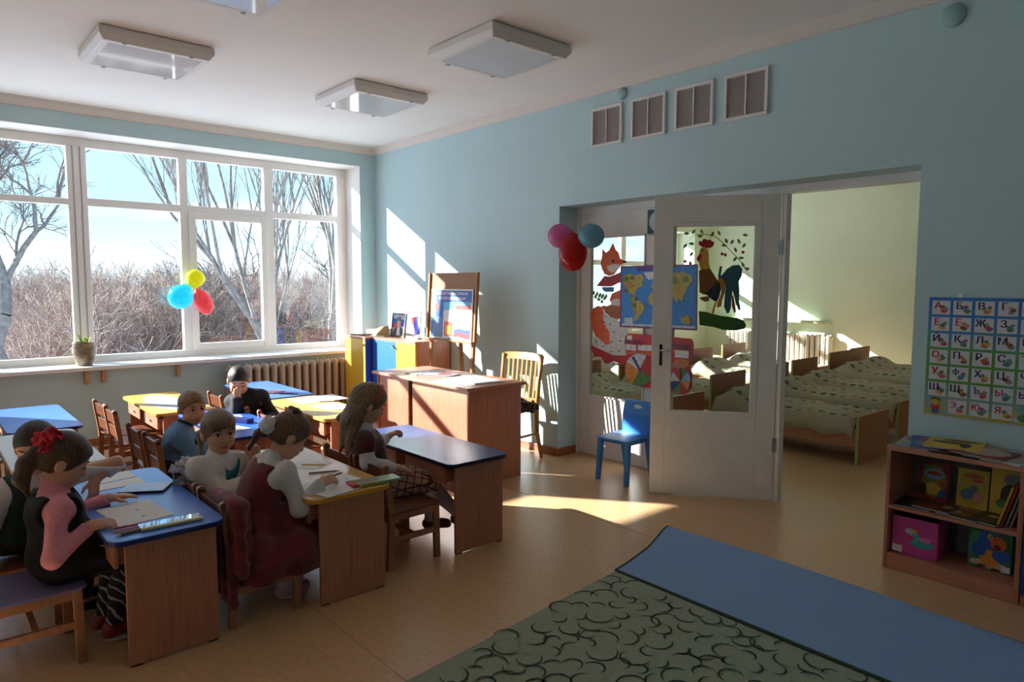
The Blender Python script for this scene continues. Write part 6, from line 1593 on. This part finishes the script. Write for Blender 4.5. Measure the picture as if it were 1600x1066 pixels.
# 6 --- boy in the blue sweater
def boy_blue():
    k = Kid('boy in a blue sweater looking back over his shoulder', (2.66, -3.0, .402), (2.69, -2.945, .61), (2.705, -2.892, .728), (.93, .10, -.14), (.35, .95, -.1),
            el=((2.83, -2.93, .43), (2.50, -2.86, .46)), wr=((2.80, -2.78, .50), (2.55, -2.72, .54)), hd=((-.3, .9, .1), (.3, .9, 0)), pn=((0, 0, -1), (0, 0, -1)),
            kn=((2.74, -2.72, .37), (2.60, -2.72, .37)), an=((2.74, -2.72, .07), (2.60, -2.72, .07)), toe=((0, 1, 0), (0, 1, 0)), curl=(.3, .3), eyes='open')
    k.top('sweater', BLUK, .016, .97, True, wr=(.004, 45)); k.trousers('trousers', DENIM); k.shoes(SHOEK)
    k.cloth('collar', M('navy_collar', '1c2430', .8), lambda F: F.cone(k.neck - k.S * .004, k.neck + k.S * .034 + k.cf * .01, .053, .048, .01).clip(k.neck + k.S * .036, k.S).clip(k.neck - k.S * .004, -k.S), wr=None)
    k.hair(HFAIR, .006, (.52, -.52, .020), strands=.001, freq=60, back=-.035)
boy_blue()
# 7 --- boy in black
def boy_black():
    k = Kid('boy in a black jacket resting his face on his fist beside the radiator', (1.86, -2.20, .402), (1.87, -2.255, .655), (1.90, -2.315, .762), (.78, -.30, -.50), (.85, .2, -.1),
            el=((1.97, -2.36, .50), (1.97, -2.07, .44)), wr=((1.975, -2.355, .645), (2.06, -2.15, .46)), hd=((.0, .05, 1), (.5, -.7, .1)), pn=((-.9, .2, .2), (0, 0, -1)),
            kn=((2.02, -2.20, .37), (1.96, -2.06, .37)), an=((2.02, -2.20, .07), (1.96, -2.06, .07)), toe=((1, .4, 0), (.8, .6, 0)), curl=(1.1, .5), eyes='down', sh=((1.90, -2.37, .605), (1.885, -2.135, .61)))
    k.top('jacket', M('black_jacket', '141418', .85, noise=(14, .5)), .018, (.93, .95), True, wr=(.006, 45)); k.trousers('trousers', DENIM); k.shoes(SHOEK)
    for i, (a, b) in enumerate(((.88, .97), (.90, .98))):
        d = k.wr[i] - k.el[i]; k.cloth('cuff', WHK, lambda F: F.cone(k.el[i] + d * a, k.el[i] + d * b, .031, .030, .01, clip=[(k.el[i] + d * b, d), (k.el[i] + d * a, -d)]), wr=None)
    def crest(F): F.ell(k.neck + k.cf * .092 - k.S * .10 - k.R * .06, (.022, .008, .026), np.stack([k.R, k.cf, k.S], 1), .005)
    k.cloth('jacket_print', M('jacket_print', '7a5a5e', .8, noise=(70, .5)), crest, wr=None, h=.004)
    k.hair(HBLK, .005, (.52, -.55, .018), strands=.001, freq=60, back=-.035)
boy_black()

# ---------------------------------------------------------------- clothes left on chairs
def soft_thing(name, label, cat, loc, fn, mat, wr=(.006, 50), h=.007, part='cloth'):
    t = thing(name, label, cat, loc); F = Field(h); fn(F)
    if wr: F.wrinkle(*wr)
    field_obj(part, F, mat, t); return t
def jacket(F):
    F.cone((-.10, .0, .525), (.115, .0, .525), .030, .030, .03)
    for y, z in ((-.012, .10), (.055, .30)): F.cone((-.08, y * .6, .50), (-.075, y, z), .026, .030, .05).cone((.10, y * .6, .50), (.105, y, z - .02), .026, .030, .05).cone((0, y * .6, .50), (.02, y, z), .026, .032, .05)
    F.cone((.135, .005, .51), (.15, .015, .22), .032, .026, .02).clip((0, 0, .055), (0, 0, -1)).clip((0, -.03, 0), (0, -1, 0))
soft_thing('jacket', 'burgundy velvet jacket hanging over the back of a wooden chair', 'jacket', (4.19, -3.20, 0.035), jacket, VELV, (.006, 50))
def coat(F): F.cone((-.08, .0, .40), (.09, .0, .42), .07, .075, .05).cone((-.1, .02, .36), (.12, .0, .345), .05, .05, .05).ell((.02, .0, .47), (.09, .07, .05), None, .04)
soft_thing('coat', 'black coat bundled on the empty chair behind the headband girl', 'coat', (3.62, -2.31, 0.0), coat, BLACKW, (.010, 55))
def fur(F): F.ell((0, 0, .485), (.245, .22, .04), None, .02).cone((-.17, -.19, .47), (-.19, -.14, .42), .035, .02, .03).cone((-.2, .05, .475), (-.245, .0, .46), .04, .02, .03).cone((.19, -.19, .47), (.2, -.2, .40), .04, .02, .03).cone((.1, .0, .49), (.26, .09, .485), .05, .042, .03)
soft_thing('seat_cushion', 'dark brown furry cushion on the adult chair', 'cushion', (2.86, -.44, 0), fur, M('dark_fur', '3a2c1c', .95, noise=(40, .6), sheen=.4), (.010, 120), part='cushion')

# ---------------------------------------------------------------- paper and pencils on the desks
DZ = .5205
def paper(label, x, y, w, d, rz, marks=(), z=DZ, name='drawing_sheet'):
    t = thing(name, label, 'paper', (x, y, z), rz)
    box('sheet', PAPER, t, -w / 2, w / 2, -d / 2, d / 2, 0, .0012, 0)
    for k, (mx, my, r_, m) in enumerate(marks):
        MB().prism([(mx * w + r_ * math.cos(a * PI / 4) * (1 + .3 * math.sin(a * 2)), my * d + .7 * r_ * math.sin(a * PI / 4)) for a in range(8)], (0, 0, .0012), (1, 0, 0), (0, 1, 0), (0, 0, 1), .0003).build('crayon_mark', m, t)
    return t
paper('drawing sheet under the hands of the girl in pink with a blue scribble', 4.02, -3.52, .30, .21, .10, [(.25, .05, .014, M('crayon_blue', '9ac4dc', .7)), (.3, .25, .008, M('crayon_coral', 'e0a090', .7)), (-.1, .1, .012, M('crayon_grey', 'b8b4b8', .7))])
p = paper('drawing sheet with a blue line in front of the boy in the green vest', 3.42, -3.48, .30, .21, .05, [(-.2, 0, .008, M('crayon_coral', 'e0a090', .7))])
MB().prism([(.03, -.105), (.042, -.105), (.012, .105), (.0, .105)], (0, 0, .0013), (1, 0, 0), (0, 1, 0), (0, 0, 1), .0003).build('crayon_line', M('crayon_blue2', '5a8ad0', .7), p)
t = thing('notebook', 'flat notebook with a pale blue cover and dark edge on the blue desk', 'notebook', (3.68, -3.395, DZ), 1.02)
box('cover', BLACK, t, -.10, .10, -.075, .075, 0, .010, .001); box('cover_paper', M('pale_blue_print', 'b4c4dc', .4, noise=(20, .15)), t, -.097, .097, -.072, .072, .010, .0112, 0)
# pencil pouch
t = thing('pencil_pouch', 'clear pencil pouch with yellow edges at the near end of the blue desk', 'pouch', (4.262, -3.44, DZ), PI / 2 - .05)
box('backing', M('pouch_blue', '86a4d8', .25), t, -.115, .115, -.035, .035, 0, .003, 0); box('yellow_side', M('pouch_yellow', 'd8d08a', .35), t, -.115, .115, -.043, -.022, .002, .013, .003); box('label', BLACK, t, .0, .05, .004, .016, .003, .006, 0)
box('film', glass_mat('clear_film', (.95, .96, .97), .1), t, -.115, .115, -.02, .035, .010, .0105, 0)
def pencil(label, x, y, z, rz, col, l=.17, tip=0, group=None):
    t = thing('pencil', label, 'pencil', (x, y, z + .0042), rz, group)
    t.rotation_euler = (0, 0, rz)
    MB().tube([(-l / 2, 0, 0), (l / 2 - .02, 0, 0)], .004, 6).build('shaft', col, t); MB().tube([(l / 2 - .02, 0, 0), (l / 2, 0, 0)], [.004, .0007], 6).build('point', M('pencil_wood', 'c8a070', .6), t); return t
PG = 'coloured pencils spilling from the pouch'
for k, (x, y, rz, c, lab) in enumerate(((4.20, -3.575, -1.72, RED, 'red pencil under the fingers of the girl in pink'), (4.235, -3.58, -1.60, PINK, 'pink pencil spilling from the pouch'), (4.262, -3.57, -1.50, M('pencil_tan', 'b88a6a', .5), 'tan pencil spilling from the pouch'), (4.285, -3.575, -1.42, DKP, 'dark pencil at the outer edge of the pouch'))):
    pencil(lab, x, y, DZ, rz, c, .15)
paper('drawing sheet under the writing hand of the burgundy dress girl', 4.19, -2.68, .21, .30, .12, [(.1, .2, .014, M('crayon_blue', '9ac4dc', .7)), (-.1, .3, .01, M('crayon_blue', '9ac4dc', .7))])
paper('white sheet under the forearm at the edge of the yellow desk', 4.30, -2.72, .12, .2, .2, z=DZ + .0016)
paper('small white sheet before the girl in the cream cardigan', 3.76, -2.61, .2, .15, .5)
pencil('dark pencil lying across the yellow desk', 3.97, -2.62, DZ, 1.2, DKP, .16)
pencil('yellow black pencil near the chin of the burgundy dress girl', 3.80, -2.60, DZ, .9, YELP, .13)
pencil('dark pen in the hand of the burgundy dress girl', 4.215, -2.69, .567, 1.9, DKP, .13)
t = thing('pencil_box', 'flat cardboard pencil box with a red end and colourful print on the yellow desk', 'box', (4.30, -2.51, DZ + .0034), PI / 2 - .12)
box('carton', M('pencil_box_print', 'b8ac5a', .4, noise=(26, .5), col2='7a9a6a'), t, -.105, .115, -.045, .045, 0, .014, .001); box('red_end', RED, t, -.135, -.105, -.045, .045, 0, .0142, .001); MB().prism([(x * .05, y * .022) for x, y in ring(0, 0, 1, 1, 10)], (-.03, 0, .014), (1, 0, 0), (0, 1, 0), (0, 0, 1), .0004).build('print_patch', GRYP, t)
paper('white sheet at the window end of the yellow desk beside the boy in black', 1.80, -1.62, .30, .42, .0)
paper('second white sheet on the yellow desk nearer the headband girl', 2.22, -1.70, .32, .22, .1, z=DZ + .0015)
pencil('brown pencil between the sheets of the sunlit yellow desk', 2.02, -1.62, DZ + .002, .95, BRNP)
pencil('pink pencil on the blue desk by the radiator', 1.33, -1.72, DZ, .75, PINK, .18); pencil('dark pencil lying beside the pink one by the radiator', 1.41, -1.70, DZ, .85, DKP, .18)
open_or_closed_book('notebook', 'pink edged notebook on the blue desk by the radiator', 1.20, -1.76, DZ, .12, .16, .006, .5, PINK, [], 'notebook')
paper('white sheet on the royal blue desk behind the girl in the cardigan', 2.52, -2.63, .26, .2, .3); paper('white sheet beside the boy in the blue sweater', 2.20, -2.50, .28, .2, -.2)
sheet('pencil_case', 'dark blue pencil case on the royal blue desk', 'case', 2.36, -2.48, DZ, .19, .07, .5, NAVY, .03)

# ---------------------------------------------------------------- outside: snow, bare trees and brush
def ground_pts():
    P = []
    r = random.Random(1)
    for i in range(41):
        x = -1.5 - 190 * (i / 40) ** 1.8; row = []
        for j in range(61):
            y = -70 + 170 * j / 60
            row.append((x, y, -4.6 + .25 * math.sin(x * .21 + y * .13) + .2 * math.sin(y * .31 - x * .07) + .012 * max(0, -x - 20)))
        P.append(row)
    return P
g = MB().grid(ground_pts()).build('ground', M('snow', 'e4e7ee', .9, noise=(.35, .05), bump=(1.5, .2)), smooth=True); tag(g, 'snow covered ground outside below the window', 'ground', kind='structure')
def segs_mesh(name, S, mat, n=4):
    S = np.array(S, np.float32); A, B, ra, rb = S[:, 0:3], S[:, 3:6], S[:, 6], S[:, 7]
    d = B - A; d /= np.maximum(np.linalg.norm(d, axis=1, keepdims=True), 1e-6)
    ref = np.where(np.abs(d[:, 2:3]) > .9, np.array([[1., 0, 0]]), np.array([[0, 0, 1.]])); u = np.cross(d, ref); u /= np.linalg.norm(u, axis=1, keepdims=True); w = np.cross(d, u)
    V = []
    for P, r in ((A, ra), (B, rb)):
        for k in range(n):
            a = 2 * PI * k / n; V.append(P + (u * math.cos(a) + w * math.sin(a)) * r[:, None])
    V = np.stack(V, 1).reshape(-1, 3)
    base = (np.arange(len(S)) * 2 * n)[:, None]
    F = np.concatenate([base + np.array([[k, (k + 1) % n, n + (k + 1) % n, n + k]]) for k in range(n)])
    me = bpy.data.meshes.new(name); me.vertices.add(len(V)); me.vertices.foreach_set('co', V.astype(np.float32).ravel())
    me.loops.add(len(F) * 4); me.loops.foreach_set('vertex_index', F.astype(np.int32).ravel()); me.polygons.add(len(F)); me.polygons.foreach_set('loop_start', np.arange(0, len(F) * 4, 4, dtype=np.int32))
    me.polygons.foreach_set('use_smooth', np.ones(len(F), bool))
    me.update(calc_edges=True); me.materials.append(mat); return me
def grow(seed, H, r0, depth=6, spread=.55, up=.25, nb=(2, 3), shrink=.74, trunk=.3, stems=1, jit=.22, rmin=.006):
    r = random.Random(seed); out = []
    def branch(p, d, l, rad, lv):
        n = 3; q = p
        for i in range(n):
            d2 = (d + Vector((r.gauss(0, jit), r.gauss(0, jit), r.gauss(0, jit) + up * .1))).normalized(); e = q + d2 * l / n
            r1, r2_ = rad * (1 - .28 * i / n), rad * (1 - .28 * (i + 1) / n)
            out.append((*q, *e, max(r1, rmin), max(r2_, rmin))); q, d = e, d2
            if lv > 0 and lv < depth and i < n - 1 and r.random() < .55: side(q, d, l * .62, rad * .45, lv - 1)
        if lv == 0: return
        for _ in range(r.choice(nb)): side(q, d, l * shrink * (.8 + .4 * r.random()), rad * .66, lv - 1)
    def side(q, d, l, rad, lv):
        if lv < 0: return
        a = Vector((r.gauss(0, 1), r.gauss(0, 1), r.gauss(0, .6))); a = (a - d * a.dot(d)).normalized()
        branch(q, (d + a * spread * (.7 + .6 * r.random()) + Vector((0, 0, up))).normalized(), l, rad, lv)
    for s in range(stems):
        a = r.random() * 6.28; t = .0 if stems == 1 else .35
        branch(Vector((r.gauss(0, .25) if stems > 1 else 0, r.gauss(0, .25) if stems > 1 else 0, -.1)), Vector((math.cos(a) * t, math.sin(a) * t, 1)).normalized(), H * trunk, r0, depth)
    return out
BARK = M('bark_grey', '857a72', .95, noise=(6, .3)); BRUSH = M('brush_twig', 'a08a7e', .95, noise=(3, .3)); SNOWB = M('snow_on_branch', 'e8ecf4', .9)
oak = segs_mesh('oak', grow(6, 12, .36, 7, .62, .12, (2, 3), .78, .36, 1, .12), BARK)
pop = segs_mesh('poplar', grow(4, 14, .13, 5, .34, .34, (2, 3), .82, .30, 3, .07, .008), BARK)
elm = segs_mesh('elm', grow(23, 9, .16, 6, .55, .25, (2, 3), .80, .27, 1, .2), BARK)
brush = [segs_mesh('brush', grow(30 + k, 4.6, .05, 5, .5, .2, (2, 3), .80, .30, 7, .25, .007), BRUSH, 3) for k in range(3)]
def ray_pos(px, D):
    """a point on the ground plane D metres along the horizontal direction of a bearing (radians from -x towards +y)"""
    return (7.244 - D * math.cos(px), -4.202 + D * math.sin(px))
def bearing(px): return math.radians(41.29) + math.atan((px - 800) / 1074.3) 
def plant(me, name, label, cat, px, D, z=-4.5, s=1, rz=0, group=None):
    x, y = ray_pos(bearing(px), D); o = bpy.data.objects.new(name, me); COL.objects.link(o)
    o.location = (x, y, z); o.scale = (s, s, s); o.rotation_euler = (0, 0, rz); return tag(o, label, cat, group)
plant(oak, 'bare_tree', 'large old bare tree with spreading grey limbs in the left window pane', 'tree', 46, 26, -4.6, 1.0, 6)
plant(pop, 'bare_tree', 'tall slender bare tree rising through the right window panes', 'tree', 485, 27, -4.6, 1.0, 4)
plant(elm, 'bare_tree', 'bare tree behind the window balloons', 'tree', 285, 34, -4.5, .95, 1)
plant(elm, 'bare_tree', 'bare tree at the far right edge of the window', 'tree', 520, 30, -4.5, 1.05, 3)
rb = random.Random(12)
BG = 'leafless brush thicket outside the window'; BL = 'leafless brown brush in the snowy thicket outside the window'
for k in range(25):
    plant(brush[k % 3], 'brush_shrub', BL, 'shrub', -20 + 580 * ((k * .618) % 1), 29 + 32 * rb.random(), -4.7, .95 + .55 * rb.random(), rb.random() * 6, BG)
for k in range(26):
    plant(brush[k % 3], 'brush_shrub', BL, 'shrub', -20 + 580 * (k / 26), 60 + 22 * rb.random(), -4.2, 1.2 + .35 * rb.random(), rb.random() * 6, BG)
# sheds and a house among the trees
def shed(label, px, D, w, d, h, wall, roofh=.5, rz=.3, z=-4.5):
    x, y = ray_pos(bearing(px), D); t = thing('shed', label, 'shed', (x, y, z), rz)
    box('wall', wall, t, -w / 2, w / 2, -d / 2, d / 2, 0, h, 0)
    MB().prism([(-d / 2 - .4, 0), (d / 2 + .4, 0), (d / 2 + .4, .15), (0, roofh), (-d / 2 - .4, .15)], (-w / 2 - .4, 0, h), (0, 1, 0), (0, 0, 1), (1, 0, 0), w + .8).build('snowy_roof', SNOWB, t)
    for k in (-.25, .25): box('window', DKP, t, w / 2 - .02, w / 2 + .03, k * d - .35, k * d + .35, h * .4, h * .75, 0)
shed('low grey shed with a snowy roof seen in the left window pane', 75, 44, 4, 8, 2.4, M('shed_grey', '8a8078', .9), .6, 1.0)
shed('small yellow wooden shed low in the right window panes', 480, 46, 4, 6, 2.2, M('shed_yellow', 'c8a878', .8), .5, .2)
